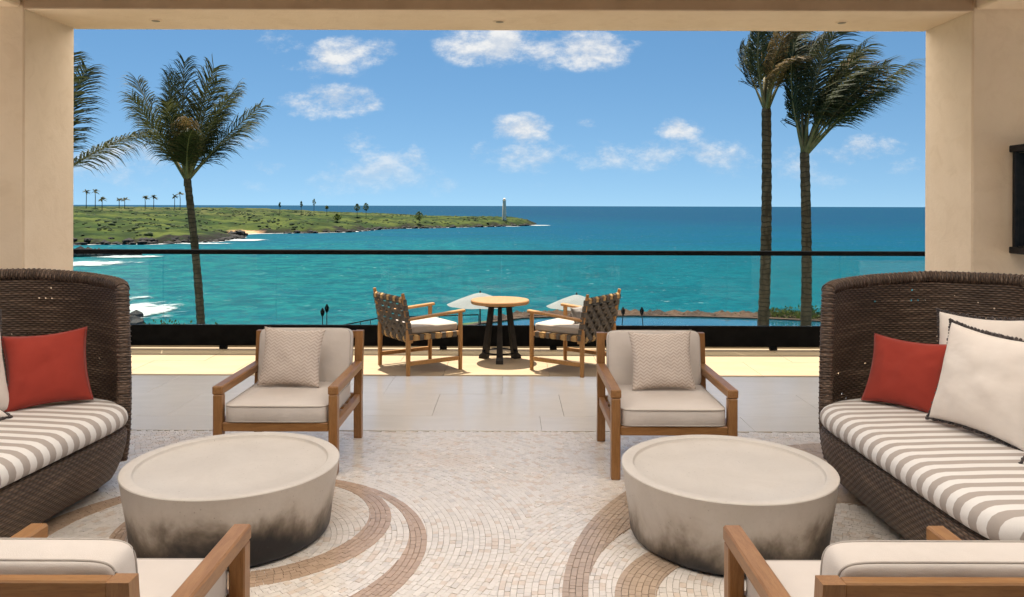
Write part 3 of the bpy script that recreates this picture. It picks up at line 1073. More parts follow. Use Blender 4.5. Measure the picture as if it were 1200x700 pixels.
cp.f = [(i * n + k, i * n + (k + 1) % n, (i + 1) * n + (k + 1) % n, (i + 1) * n + k) for i in range(5) for k in range(n)]
tag(cp.obj('pool_coping', M['pool_rock']), 'brown stone coping curving round the swimming pool', 'pool edge')

# ---- terrace slab and its front edge
TER_F = 8.66
sl = MB().box((0, (TER_F - 6.0) / 2, -2.62), (26, TER_F + 6.0, 5.2), 0.01)
for i, vv in enumerate(sl.v):
    pass
tag(sl.obj('terrace_podium', M['render_wall']), kind='structure')
gr = MB().add([(-12.9, -5.9, -0.012), (12.9, -5.9, -0.012), (12.9, TER_F - 0.06, -0.012), (-12.9, TER_F - 0.06, -0.012)], [(0, 1, 2, 3)])
floor = tag(gr.obj('terrace_floor', M['grout']), kind='structure')

# limestone slabs in courses; shared meshes per size
slab_cache = {}


def slab(wx, wy, matname, name='tile'):
    k = (round(wx, 3), round(wy, 3), matname)
    if k not in slab_cache:
        slab_cache[k] = MB().box((0, 0, -0.009), (wx - 0.0025, wy - 0.0025, 0.018), 0.0008).mesh(name, M[matname])
    return slab_cache[k]


ROWS = [(5.435, 5.815, 1.48, 0.0, 'limestone'), (5.815, 6.49, 0.98, 0.22, 'limestone'), (6.49, 7.17, 0.98, -0.25, 'limestone'),
        (7.17, 7.85, 0.98, 0.18, 'sunlit_stone'), (7.85, 8.40, 0.98, -0.3, 'sunlit_stone'), (8.40, 8.60, 1.48, 0.1, 'sunlit_stone')]
for (y0, y1, wx, ofs, mt) in ROWS:
    half = 5.6
    n = int(2 * half / wx) + 1
    for i in range(n):
        x = AX - half + ofs + (i + 0.5) * wx
        o = link('tile', slab(wx, y1 - y0, mt), floor)
        o.location = (x, (y0 + y1) / 2, random.uniform(-0.0006, 0.0006))
# outer coping along the edge
cpg = MB().box((0, 8.64, 0.005), (25.6, 0.075, 0.05), 0.006)
tag(cpg.obj('edge_coping', M['coping'], floor))
# floor behind the camera and at the sides: plain large slabs beyond the mosaic
for (x0, x1, y0, y1) in [(-12.8, -4.6, -5.8, 5.43), (4.4, 12.8, -5.8, 5.43), (-12.8, -5.75, 5.435, 8.6), (5.5, 12.8, 5.435, 8.6), (-4.6, 4.4, -5.8, 1.3)]:
    nxk = max(1, round((x1 - x0) / 1.6)); nyk = max(1, round((y1 - y0) / 1.6))
    wx = (x1 - x0) / nxk; wy = (y1 - y0) / nyk
    for i in range(nxk):
        for j in range(nyk):
            o = link('tile', slab(wx, wy, 'limestone'), floor)
            o.location = (x0 + (i + 0.5) * wx, y0 + (j + 0.5) * wy, random.uniform(-0.0006, 0.0006))

# ---- mosaic of small stone setts laid in rings round the two drum tables
CL, CR = np.array([-1.33, 3.62]), np.array([1.25, 3.10])
L1, L2, L3, L4 = ((-1.359, 3.553), .974), ((-1.327, 3.628), .849), ((-1.246, 3.831), .655), ((-1.271, 3.874), .563)
R1, R2, R3, R4 = ((2.435, 2.975), 2.237), ((1.415, 3.078), 1.107), ((1.057, 3.059), .648), ((1.07, 3.03), .50)


def ins(p, c):
    return (p[0] - c[0][0]) ** 2 + (p[1] - c[0][1]) ** 2 < c[1] ** 2


ms = MB(); ms.col = []
BANDS = [(L1, L2), (L3, L4), (R1, R2), (R3, R4)]
mv, mf, mc = [], [], []
for side, Cc in ((0, CL), (1, CR)):
    r = 0.10
    while r < 4.2:
        dr = 0.027 * random.uniform(0.88, 1.15)
        nt = max(8, int(2 * math.pi * r / 0.036))
        ph = random.random()
        edges = np.cumsum(np.random.RandomState(int(r * 1000) + side).uniform(0.72, 1.28, nt))
        edges = np.concatenate([[0], edges]) / edges[-1] * 2 * math.pi + ph
        for k in range(nt):
            a0, a1 = edges[k], edges[k + 1]
            am = (a0 + a1) / 2
            x = Cc[0] + math.cos(am) * (r + dr / 2); y = Cc[1] + math.sin(am) * (r + dr / 2)
            if not (1.32 < y < 5.415 and -4.55 < x < 4.35):
                continue
            dl = math.hypot(x - CL[0], y - CL[1]); drr = math.hypot(x - CR[0], y - CR[1])
            if (drr - dl if side == 0 else dl - drr) < -0.02:
                continue
            # skip what lies far outside the view
            if abs(x) > 0.78 * y + 0.7:
                continue
            p = (x, y)
            j = random.gauss(0, 1)
            cs = [(Cc[0] + math.cos(aa) * rr, Cc[1] + math.sin(aa) * rr) for rr in (r, r + dr) for aa in (a0, a1)]
            if any(all(ins(q_, bo) for q_ in cs) and not any(ins(q_, bi) for q_ in cs) for bo, bi in BANDS):
                continue
            if False and x < -0.02 and ((ins(p, L1) and not ins(p, L2)) or (ins(p, L3) and not ins(p, L4))):
                c = (0.40 + .025 * j, 0.28 + .02 * j, 0.19 + .016 * j)
            elif False and x >= -0.02 and ((ins(p, R1) and not ins(p, R2)) or (ins(p, R3) and not ins(p, R4))):
                c = (0.40 + .025 * j, 0.30 + .02 * j, 0.22 + .016 * j)
            else:
                w_ = random.random()
                if w_ < 0.12:
                    c = (0.69, 0.585, 0.49)
                elif w_ < 0.2:
                    c = (0.66, 0.61, 0.56)
                else:
                    c = (0.75 + .018 * j, 0.69 + .019 * j, 0.625 + .02 * j)
            jo = 0.0010
            da = jo / max(r, 0.1)
            zt = random.uniform(-0.0008, 0.0008) - 0.0018 * side
            tilt = [random.uniform(-0.0008, 0.0008) for _ in range(4)]
            o = len(mv)
            for (rr, aa, q) in ((r + jo, a0 + da, 0), (r + dr - jo, a0 + da, 1), (r + dr - jo, a1 - da, 2), (r + jo, a1 - da, 3)):
                mv.append((Cc[0] + math.cos(aa) * rr, Cc[1] + math.sin(aa) * rr, zt + tilt[q]))
            for (rr, aa) in ((r + 0.0002, a0 + da * 0.2), (r + dr - 0.0002, a0 + da * 0.2), (r + dr - 0.0002, a1 - da * 0.2), (r + 0.0002, a1 - da * 0.2)):
                mv.append((Cc[0] + math.cos(aa) * rr, Cc[1] + math.sin(aa) * rr, zt - 0.0045))
            mf += [(o, o + 3, o + 2, o + 1)] + [(o + q, o + (q + 1) % 4, o + 4 + (q + 1) % 4, o + 4 + q) for q in range(4)]
            mc += [(*c, 1)] * 8
        r += dr
for bi_, (bo, bn) in enumerate(BANDS):           # brown bands, their setts cut to the curve
    (ox_, oy_), Ro = bo
    (ix_, iy_), Ri = bn

    def r_in(a):
        dx_, dy_ = ix_ - ox_, iy_ - oy_
        bq = dx_ * math.cos(a) + dy_ * math.sin(a)
        disc = bq * bq - (dx_ * dx_ + dy_ * dy_ - Ri * Ri)
        return bq + math.sqrt(disc) if disc > 0 else 0.0
    r1_ = Ro
    while r1_ > 0.05:
        dr = 0.026 * random.uniform(0.9, 1.1)
        r0_ = r1_ - dr
        nt = max(8, int(2 * math.pi * r1_ / 0.035))
        edges = np.cumsum(np.random.RandomState(int(r1_ * 1000) + 50 * bi_).uniform(0.72, 1.28, nt))
        edges = np.concatenate([[0], edges]) / edges[-1] * 2 * math.pi + random.random()
        for k in range(nt):
            a0, a1 = edges[k], edges[k + 1]
            am = (a0 + a1) / 2
            x = ox_ + math.cos(am) * r1_; y = oy_ + math.sin(am) * r1_
            if not (1.32 < y < 5.40 and -4.5 < x < 4.3) or abs(x) > 0.78 * y + 0.7:
                continue
            da = 0.0010 / max(r1_, 0.1)
            q0, q1 = max(r0_ + 0.0013, r_in(a0 + da)), max(r0_ + 0.0013, r_in(a1 - da))
            rt_ = r1_ - 0.0013
            if min(q0, q1) > rt_ - 0.002:
                continue
            q0, q1 = min(q0, rt_ - 0.001), min(q1, rt_ - 0.001)
            j = random.gauss(0, 1)
            c = (0.48 + .024 * j, 0.34 + .018 * j, 0.235 + .014 * j) if bi_ < 2 else (0.47 + .024 * j, 0.355 + .018 * j, 0.26 + .014 * j)
            zt = 0.0022 + random.uniform(-0.0008, 0.0008)
            o = len(mv)
            for ex_, zz in ((0.0, zt), (0.0009, zt - 0.0055)):
                for (rr, aa) in ((q0 - ex_, a0 + da), (rt_ + ex_, a0 + da), (rt_ + ex_, a1 - da), (q1 - ex_, a1 - da)):
                    mv.append((ox_ + math.cos(aa) * rr, oy_ + math.sin(aa) * rr, zz))
            mf += [(o, o + 3, o + 2, o + 1)] + [(o + q, o + (q + 1) % 4, o + 4 + (q + 1) % 4, o + 4 + q) for q in range(4)]
            mc += [(*c, 1)] * 8
        r1_ -= dr
ms.v, ms.f, ms.col = mv, mf, mc
mo = ms.obj('mosaic', M['mosaic'], floor, recalc=False)
tag(mo, kind='stuff')

# ---- pavilion: two pillars, lintel, side beams, ceiling, eave
pv = thing('pavilion', 'cream plastered pillars and lintel framing the open terrace', 'building', (AX, 6.15, 0))


def pbox(name, x0, x1, y0, y1, z0, z1, mt='plaster', bev=0.012):
    return MB().box(((x0 + x1) / 2 - AX, (y0 + y1) / 2 - 6.15, (z0 + z1) / 2), (x1 - x0, y1 - y0, z1 - z0), bev).obj(name, M[mt], pv)


PL, PR = -3.62, 3.41                  # inner faces
YN, YF = 5.82, 6.49
SOF = 3.005
pbox('pillar', PL - 1.25, PL, YN, YF, 0.0, SOF + 0.6)
pbox('pillar', PR, PR + 1.25, YN, YF, 0.0, SOF + 0.6)
pbox('lintel', PL + 0.002, PR - 0.002, YN, YF, SOF, SOF + 0.6)
pbox('lintel_shade_board', PL + 0.004, PR - 0.004, YN - 0.022, YN - 0.002, SOF + 0.002, SOF + 0.598, 'lintel_shade')  # board added over the lintel, its darker colour painting the shade there
pbox('side_beam', PL - 0.85, PL - 0.02, -0.945, YN - 0.002, SOF + 0.015, SOF + 0.6)
pbox('side_beam', PR + 0.02, PR + 0.85, -0.945, YN - 0.002, SOF + 0.015, SOF + 0.6)
ROOF_B = -0.9
FILL_Y0, FILL_Y1, FILL_X = 0.5, 4.0, 4.0
CZ0, CZ1 = SOF + 0.602, SOF + 0.72
pbox('ceiling', PL - 2.4, PR + 2.4, FILL_Y1, YF, CZ0, CZ1, 'ceiling')
pbox('ceiling', PL - 2.4, PR + 2.4, ROOF_B, FILL_Y0, CZ0, CZ1, 'ceiling')
pbox('ceiling', PL - 2.4, AX - FILL_X, FILL_Y0 + 0.002, FILL_Y1 - 0.002, CZ0, CZ1, 'ceiling')
pbox('ceiling', AX + FILL_X, PR + 2.4, FILL_Y0 + 0.002, FILL_Y1 - 0.002, CZ0, CZ1, 'ceiling')
for i in range(8):                      # unseen translucent panes added above the seating as fill light
    x0_, x1_, y0_, y1_ = -FILL_X + i + 0.019, -FILL_X + i + 0.981, FILL_Y0 + 0.004 - 6.15, FILL_Y1 - 0.004 - 6.15
    MB().add([(x0_, y0_, CZ0 + 0.05), (x1_, y0_, CZ0 + 0.05), (x1_, y1_, CZ0 + 0.05), (x0_, y1_, CZ0 + 0.05)], [(0, 1, 2, 3)]).obj('overhead_fill_pane', M['frosted'], pv)
for i in range(9):
    pbox('fill_pane_bar', AX - FILL_X + i - 0.018, AX - FILL_X + i + 0.018, FILL_Y0 + 0.004, FILL_Y1 - 0.004, CZ0 + 0.002, CZ1 - 0.002, 'ceiling', 0.002)
EAVE_Z = 3.52
EAVE_Y = 7.17 + 0.31 * EAVE_Z + 0.02
for i in range(12):                     # unseen eave, made translucent to add fill light on the tiles
    x0_, x1_ = PL - 2.4 - AX + i * 0.9858, PL - 2.4 - AX + (i + 1) * 0.9858
    MB().add([(x0_ + 0.018, YF + 0.01 - 6.15, EAVE_Z + 0.02), (x1_ - 0.018, YF + 0.01 - 6.15, EAVE_Z + 0.02), (x1_ - 0.018, EAVE_Y - 6.15, EAVE_Z + 0.02), (x0_ + 0.018, EAVE_Y - 6.15, EAVE_Z + 0.02)], [(0, 1, 2, 3)]).obj('eave_fill_pane', M['frosted'], pv)
    pbox('eave_fill_bar', x0_ + AX - 0.018, x0_ + AX + 0.018, YF + 0.004, EAVE_Y, EAVE_Z, EAVE_Z + 0.06, 'ceiling', 0.002)
pbox('eave_fill_edge', PL - 2.42, PR + 2.42, EAVE_Y + 0.001, EAVE_Y + 0.04, EAVE_Z, EAVE_Z + 0.06, 'ceiling', 0.002)
pbox('rear_light_block', PL - 2.4, PR + 2.4, -1.3, -0.95, 0.0, CZ1, 'light_block_dark')  # added behind the camera, unseen, to block sky light from the rear
pbox('fill_shield_beam', PL - 0.018, PR + 0.018, FILL_Y1 + 0.02, FILL_Y1 + 0.32, SOF + 0.02, SOF + 0.6)  # added out of view to shield lintel and pillars from the overhead fill
# recessed downlight in the soffit
for px_ in (182, 585, 986):
    dl = MB().lathe([(0.046, -0.002), (0.050, 0.0), (0.050, 0.002), (0.046, 0.004)], 28).obj('downlight_trim', M['plaster'], pv, 40)
    dl.location = ((px_ - 600) / FPX * 6.16 - AX, 0.01, SOF - 0.003)
    dk = MB().lathe([(0.030, -0.0012), (0.032, 0.0), (0.030, 0.001)], 24).obj('downlight_lens', M['downlight'], dl, 40)
    dk.location = (0, 0, -0.003)

# ---- wall lantern on the right pillar
ln = thing('wall_lantern', 'black metal wall lantern on the right pillar', 'lantern', (3.885, 5.82, 1.25))
fr = MB()
for sx in (-0.165, 0.165):
    for sy in (-0.165, -0.02):
        fr.bar((sx, sy, 0.0), (sx, sy, 0.74), 0.03, 0.03, 0.003)
fr.obj('upright', M['lantern_metal'], ln)
MB().box((0, -0.0925, 0.74), (0.40, 0.20, 0.05), 0.006).obj('cap', M['lantern_metal'], ln)
MB().box((0, -0.0925, -0.01), (0.40, 0.20, 0.05), 0.006).obj('base', M['lantern_metal'], ln)
MB().box((0, -0.012, 0.365), (0.30, 0.02, 0.69), 0.003).obj('back_plate', M['lantern_metal'], ln)
MB().box((0, -0.172, 0.365), (0.296, 0.006, 0.696), 0.001).obj('glass_pane', M['glass'], ln)
MB().lathe([(0.045, 0.02), (0.045, 0.56), (0.04, 0.57)], 20, (0, -0.09, 0)).obj('candle_tube', M['candle'], ln, 40)
MB().lathe([(0.055, 0.57), (0.055, 0.66), (0.02, 0.72)], 20, (0, -0.09, 0)).obj('lamp_holder', M['lantern_metal'], ln, 40)

# ---- balustrade
RY = 8.50
bl = thing('glass_balustrade', 'black railed balustrade of clear glass panels along the terrace edge', 'railing', (AX, RY, 0))
MB().box((0, 0, 1.050), (17, 0.06, 0.05), 0.006).obj('top_rail', M['black_metal'], bl)
MB().box((0, 0, 0.15), (17, 0.05, 0.225), 0.005).obj('bottom_rail', M['black_metal'], bl)
stub = MB().box((0, 0, 0.02), (0.075, 0.06, 0.036), 0.004)
stub_me = stub.mesh('post', M['black_metal'])
PAN = 1.222
pan_me = MB().box((0, 0, 0.645), (PAN - 0.012, 0.012, 0.762), 0.0015).mesh('glass_panel', M['glass'])
x0 = (588 - 600) / FPX * RY - AX
for i in range(-6, 7):
    o = link('glass_panel', pan_me, bl)
    o.location = (x0 + (i + 0.5) * PAN, 0, 0)
    o = link('post', stub_me, bl)
    o.location = ((520 - 600) / FPX * RY - AX + i * 1.19, 0, 0)

# ================================================================== FURNITURE
# ---- armchairs, front towards -Y
def soft_piping(mb, c, s, e, z, r=0.004, n=64, M4=None):
    pts = []
    for k in range(n):
        th = 2 * math.pi * k / n
        x = math.copysign(abs(math.cos(th)) ** e, math.cos(th)); y = math.copysign(abs(math.sin(th)) ** e, math.sin(th))
        p = Vector((c[0] + x * s[0] / 2, c[1] + y * s[1] / 2, z))
        pts.append(M4 @ p if M4 is not None else p)
    return mb.ring(pts, r)


def make_armchair():
    a = thing('armchair', 'x', 'armchair')
    W = 0.333
    for s in (-1, 1):
        MB().box((s * W, -0.36, 0.2315), (0.052, 0.058, 0.463), 0.005).obj('front_leg', M['teak_z'], a)
        k = MB()
        k.v = []
        # rear post: splayed leg below, leaning post above
        prof = [(0.395, 0.345, 0.0), (0.385, 0.33, 0.27), (0.395, 0.342, 0.34), (0.432, 0.385, 0.712)]
        for (yb, yf, z) in prof:
            for dxp in (-0.026, 0.026):
                k.v += [(s * W + dxp, yf, z), (s * W + dxp, yb, z)]
        for i in range(3):
            o = i * 4
            k.f += [(o, o + 1, o + 5, o + 4), (o + 2, o + 3, o + 7, o + 6), (o, o + 2, o + 6, o + 4), (o + 1, o + 3, o + 7, o + 5)]
        k.f += [(0, 1, 3, 2), (12, 13, 15, 14)]
        k.obj('rear_post', M['teak_z'], a)
        MB().box((s * W, -0.0115, 0.489), (0.060, 0.755, 0.05), 0.006).obj('arm', M['teak_y'], a)
        MB().box((s * W, 0.0, 0.272), (0.036, 0.665, 0.052), 0.004).obj('side_rail', M['teak_y'], a)
    MB().box((0, -0.362, 0.277), (0.612, 0.04, 0.05), 0.004).obj('front_rail', M['teak_x'], a)
    MB().box((0, 0.352, 0.277), (0.612, 0.036, 0.05), 0.004).obj('rear_rail', M['teak_x'], a)
    MB().box((0, 0.405, 0.688), (0.612, 0.036, 0.046), 0.004).obj('top_rail', M['teak_x'], a)
    for x in (-0.2, -0.067, 0.067, 0.2):
        MB().bar((x, 0.358, 0.302), (x, 0.402, 0.665), 0.05, 0.02, 0.003, up=(0, 1, 0)).obj('back_slat', M['teak_z'], a)
    for y in (-0.24, -0.1, 0.04, 0.18):
        MB().box((0, y, 0.288), (0.63, 0.07, 0.018), 0.002).obj('seat_slat', M['teak_x'], a)
    c = MB().superell((0, -0.035, 0.352), (0.606, 0.70, 0.110), 0.19, puff=0.10).obj('seat_cushion', M['linen'], a, 180)
    pp = MB()
    soft_piping(pp, (0, -0.035), (0.604, 0.698), 0.15, 0.396)
    soft_piping(pp, (0, -0.035), (0.604, 0.698), 0.15, 0.308)
    pp.obj('piping', M['piping'], c, 180)
    # back cushion leans on the slats
    Mb = Matrix.Translation((0, 0.295, 0.560)) @ Matrix.Rotation(R(90 - 9), 4, 'X')
    bc = MB().superell((0, 0, 0), (0.600, 0.365, 0.125), 0.24, M=Mb, puff=0.14).obj('back_cushion', M['linen'], a, 180)
    pp = MB()
    soft_piping(pp, (0, 0), (0.596, 0.361), 0.19, 0.042, M4=Mb)
    soft_piping(pp, (0, 0), (0.596, 0.361), 0.19, -0.042, M4=Mb)
    pp.obj('piping', M['piping'], bc, 180)
    return a


arm = make_armchair()
arm['group'] = 'teak armchairs round the drum tables'
arm['label'] = 'teak armchair with linen cushions beyond the right drum table, facing the room'
arm.location = (0.928, 4.85, 0)
a2 = copy_tree(arm, None, 'teak armchair with linen cushions beyond the left drum table, facing the room')
a2.location = (-1.362, 4.91, 0)
a3 = copy_tree(arm, None, 'teak armchair seen from behind in the lower left corner')
a3.location = (-1.215, 2.19, 0); a3.rotation_euler.z = R(180)
a4 = copy_tree(arm, None, 'teak armchair seen from behind in the lower right corner')
a4.location = (1.058, 2.19, 0); a4.rotation_euler.z = R(180)


# ---- pillows
def pillow_mb(wd, ht, th, seed=0, n=30, pinch=0.085):
    k = MB()
    k.uv = []
    rs = random.Random(seed)
    sx, sy = rs.uniform(0, 50), rs.uniform(0, 50)
    def vert(u, v, sgn):
        eu = 1 - pinch * (1 - v * v) ** 1.0 * abs(u) ** 3
        x = 0
        cx = u * (1 - pinch * 1.2 * (1 - v * v) * abs(u)) * wd / 2
        cy = v * (1 - pinch * 1.2 * (1 - u * u) * abs(v)) * ht / 2
        tck = (max(0.0, (1 - u * u)) * max(0.0, (1 - v * v))) ** 0.42
        wr = mnoise.noise(Vector((u * 2.2 + sx, v * 2.2 + sy, sgn))) * 0.16 + mnoise.noise(Vector((u * 5 + sx, v * 3.5 + sy, sgn))) * 0.07
        z = sgn * th / 2 * tck * (1 + wr)
        return (cx, cy, z)
    idx = {}
    for sgn in (1, -1):
        for j in range(n + 1):
            for i in range(n + 1):
                edge = i in (0, n) or j in (0, n)
                key = (i, j) if edge else (i, j, sgn)
                if key in idx:
                    continue
                u = -math.cos(math.pi * i / n) * 0.35 + (2 * i / n - 1) * 0.65
                v = -math.cos(math.pi * j / n) * 0.35 + (2 * j / n - 1) * 0.65
                idx[key] = len(k.v)
                k.v.append(vert(u, v, sgn))
                k.uv.append((u * 0.5 + 0.5, v * 0.5 + 0.5))
    def g(i, j, s):
        return idx[(i, j)] if (i in (0, n) or j in (0, n)) else idx[(i, j, s)]
    for sgn in (1, -1):
        for j in range(n):
            for i in range(n):
                k.f.append((g(i, j, sgn), g(i + 1, j, sgn), g(i + 1, j + 1, sgn), g(i, j + 1, sgn)))
    rim = [(i, 0) for i in range(n)] + [(n, j) for j in range(n)] + [(n - i, n) for i in range(n)] + [(0, n - j) for j in range(n)]
    return k, [Vector(k.v[idx[r]]) for r in rim]


def pillow(name, label, P_, Q_, zbase, size, th, lean, matname, seed, roll=0.0, trim=None, group=None, height=None):
    """P_, Q_: ends of the bottom edge as the viewer sees it, left to right; leans back away from its face"""
    P_, Q_ = Vector((*P_, 0)), Vector((*Q_, 0))
    ex = (Q_ - P_).normalized()
    back = Vector((-ex.y, ex.x, 0))           # pointing away from the face
    up = (Vector((0, 0, 1)) * math.cos(R(lean)) + back * math.sin(R(lean))).normalized()
    nz = ex.cross(up)
    ht = height or size
    mid = (P_ + Q_) / 2
    Mx = Matrix((ex, up, nz)).transposed().to_4x4() @ Matrix.Rotation(R(roll), 4, 'Z')
    k, rim = pillow_mb(size, ht, th, seed)
    vs = [Mx @ Vector(v) for v in k.v]
    low = min(v.z for v in vs)
    Mx.translation = Vector((mid.x, mid.y, zbase - low)) + back * (math.sin(R(lean)) * ht / 2)
    root = thing(name, label, 'pillow', tuple(Vector((mid.x, mid.y, zbase))), 0, group)
    T = Matrix.Translation(-Vector((mid.x, mid.y, zbase))) @ Mx
    kk = MB(); kk.v = [tuple(T @ Vector(v)) for v in k.v]; kk.f = k.f; kk.uv = k.uv
    kk.obj('cover', M[matname], root, 180)
    tr = MB()
    rp = [T @ p for p in rim]
    if trim == 'pompom':
        tr.ring(rp, 0.0045, 5)
        dense = []
        for i in range(len(rp)):
            a, b_ = rp[i], rp[(i + 1) % len(rp)]
            n_ = max(1, round((b_ - a).length / 0.014))
            dense += [a.lerp(b_, q / n_) for q in range(n_)]
        rr = random.Random(seed)
        ctr = sum(rp, Vector()) / len(rp)
        for p in dense:
            r_ = rr.uniform(0.006, 0.011)
            o_ = p + (p - ctr).normalized() * 0.008
            tr.add([(o_.x + a * r_, o_.y + b_ * r_, o_.z + c_ * r_ * 1.1) for a, b_, c_ in ICO_V], ICO_F)
        tr.obj('pompom_trim', M['trim'], root)
    elif trim == 'fringe':
        rr = random.Random(seed)
        ctr = sum(rp, Vector()) / len(rp)
        for i in range(len(rp)):
            a, b_ = rp[i], rp[(i + 1) % len(rp)]
            n_ = max(1, round((b_ - a).length / 0.006))
            for q in range(n_):
                p = a.lerp(b_, q / n_)
                o_ = (p - ctr).normalized()
                e_ = p + o_ * rr.uniform(0.006, 0.013) + Vector((rr.uniform(-1, 1), rr.uniform(-1, 1), rr.uniform(-1, 1))) * 0.003
                sd = (b_ - a).normalized() * 0.0022
                tr.add([p - sd - o_ * 0.004, p + sd - o_ * 0.004, e_], [(0, 1, 2)])
        tr.obj('fringe', M['linen'], root, recalc=False)
    else:
        tr.ring(rp, 0.003, 5).obj('seam', M[matname], root, 180)
    return root


SEAT_A = 0.412
pillow('patterned_pillow', 'square chevron patterned pillow on the right facing armchair', (0.75, 4.875), (1.135, 4.875), SEAT_A, 0.40, 0.13, 17, 'chevron', 3, 1.5, 'fringe', 'chevron pillows on the armchairs', 0.365)
pillow('patterned_pillow', 'square chevron patterned pillow on the left facing armchair', (-1.595, 4.945), (-1.205, 4.925), SEAT_A, 0.40, 0.13, 17, 'chevron', 8, -1.5, 'fringe', 'chevron pillows on the armchairs', 0.37)


# ---- high-backed wicker sofas
def smooth_line(pts, n, closed=False):
    """Catmull-Rom through plan points"""
    P_ = [Vector((*p, 0)) for p in pts]
    m = len(P_)
    res = []
    segs = m if closed else m - 1
    for i in range(segs):
        p0 = P_[(i - 1) % m] if closed or i > 0 else P_[0] * 2 - P_[1]
        p1 = P_[i]; p2 = P_[(i + 1) % m]
        p3 = P_[(i + 2) % m] if closed or i + 2 < m else P_[-1] * 2 - P_[-2]
        for k in range(n):
            t_ = k / n
            res.append(0.5 * ((2 * p1) + (p2 - p0) * t_ + (2 * p0 - 5 * p1 + 4 * p2 - p3) * t_ ** 2 + (3 * p1 - p0 - 3 * p2 + p3) * t_ ** 3))
    if not closed:
        res.append(P_[-1])
    return res


def make_sofa(label, origin, sgn, rz):
    so = thing('wicker_sofa', label, 'sofa', origin, rz, 'wicker sofas')
    # local plan: x outwards from the front edge, y along it (0 = far end of the seat)
    outline = [(-0.035, -1.50), (-0.05, -0.95), (-0.05, -0.45), (-0.045, -0.14), (0.0, 0.03), (0.17, 0.16), (0.50, 0.27), (0.84, 0.26), (1.08, 0.10), (1.20, -0.25),
               (1.22, -0.8), (1.20, -1.40), (1.10, -1.62), (0.8, -1.69), (0.3, -1.69), (0.09, -1.64)]
    ol = smooth_line(outline, 7, True)
    ctr = sum(ol, Vector()) / len(ol)

    def ring(inset, z, crown=0):
        n_ = len(ol)
        res = []
        for i in range(n_):
            tdir = (ol[(i + 1) % n_] - ol[i - 1]).normalized()
            nrm = Vector((-tdir.y, tdir.x, 0))
            if nrm.dot(ctr - ol[i]) < 0:
                nrm = -nrm
            q = ol[i] + nrm * inset
            res.append((sgn * q.x, q.y, z))
        return res

    # woven base
    prof = [(0.16, 0.050), (0.105, 0.056), (0.080, 0.075), (0.055, 0.12), (0.030, 0.18), (0.012, 0.25), (0.006, 0.31), (0.010, 0.335), (0.04, 0.345), (0.16, 0.345)]
    k = MB()
    k.layers([ring(i_, z_) for i_, z_ in prof])
    n_ = len(ol)
    per = [0.0]
    for i in range(1, n_):
        per.append(per[-1] + (ol[i] - ol[i - 1]).length)
    acc = 0.0
    k.uv = []
    for j, (i_, z_) in enumerate(prof):
        if j:
            acc += math.hypot(i_ - prof[j - 1][0], z_ - prof[j - 1][1])
        k.uv += [(per[i], acc) for i in range(n_)]
    k.obj('base', M['wicker'], so, 50)
    for (fx, fy) in ((0.16, -0.04), (0.2, -1.5), (1.0, -0.1), (1.02, -1.5)):
        MB().lathe([(0.028, 0.0), (0.034, 0.02), (0.034, 0.09)], 14, (sgn * fx, fy, 0)).obj('foot', M['dark_wood'], so, 40)
    # seat cushion
    cu_ = MB()
    lay = [ring(i_, z_) for i_, z_ in [(0.08, 0.345), (0.035, 0.349), (0.014, 0.360), (0.004, 0.380), (0.002, 0.400), (0.008, 0.422), (0.022, 0.442), (0.045, 0.456)]]
    edge_ = lay[-1]
    for q_, z_ in ((0.965, 0.464), (0.90, 0.469), (0.8, 0.470), (0.6, 0.474), (0.3, 0.476), (0.05, 0.477)):
        lay.append([(0.55 * sgn + (p[0] - 0.55 * sgn) * q_, -0.7 + (p[1] + 0.7) * q_, z_) for p in edge_])
    cu_.layers(lay)
    cm = cu_.obj('seat_cushion', M['stripes'], so, 180)
    # high back: from the far front tip round to the outer side
    path = smooth_line([(0.075, 0.04), (0.16, 0.16), (0.29, 0.26), (0.53, 0.355), (0.88, 0.36), (1.16, 0.18), (1.29, -0.2), (1.32, -0.8), (1.31, -1.35)], 8)
    m = len(path)
    cum = [0.0]
    for i in range(1, m):
        cum.append(cum[-1] + (path[i] - path[i - 1]).length)
    zs = [0.12, 0.15, 0.20, 0.30, 0.42, 0.55, 0.70, 0.85, 1.0, 1.1, 1.15]

    def top(i):
        s_ = cum[i] / cum[-1]
        return 1.088 + 0.045 * min(1, s_ / 0.3) - (0.55 * ((s_ - 0.62) / 0.38) ** 2 if s_ > 0.62 else 0)

    def pt(i, z, thick):
        tdir = (path[min(i + 1, m - 1)] - path[max(i - 1, 0)]).normalized()
        nrm = Vector((-tdir.y, tdir.x, 0))               # outwards
        f_ = z / top(i)
        bulge = 0.055 * math.sin(math.pi * min(1, max(0, (f_ - 0.05) / 0.95)) ** 0.8) - 0.10 * max(0, 1 - f_ / 0.28) ** 1.6
        tang = math.exp(-cum[i] / 0.18) * (0.030 * f_ - 0.02 + 0.15 * max(0, 1 - f_ / 0.35) ** 1.7)
        q = path[i] + nrm * (bulge * (1 - 0.8 * math.exp(-cum[i] / 0.22)) + thick) + tdir * tang
        return (sgn * q.x, q.y, z)

    for thick, nm in ((0.0, 'back_inner_weave'), (0.055, 'back_outer_weave')):
        k = MB(); k.uv = []
        for j, z0 in enumerate(zs):
            for i in range(m):
                z = zs[0] + (z0 - zs[0]) / (zs[-1] - zs[0]) * (top(i) - zs[0])
                k.v.append(pt(i, z, thick))
                k.uv.append((cum[i], z))
        for j in range(len(zs) - 1):
            for i in range(m - 1):
                k.f.append((j * m + i, j * m + i + 1, (j + 1) * m + i + 1, (j + 1) * m + i))
        k.obj(nm, M['wicker_open' if thick == 0.0 else 'wicker_outer'], so, 180)
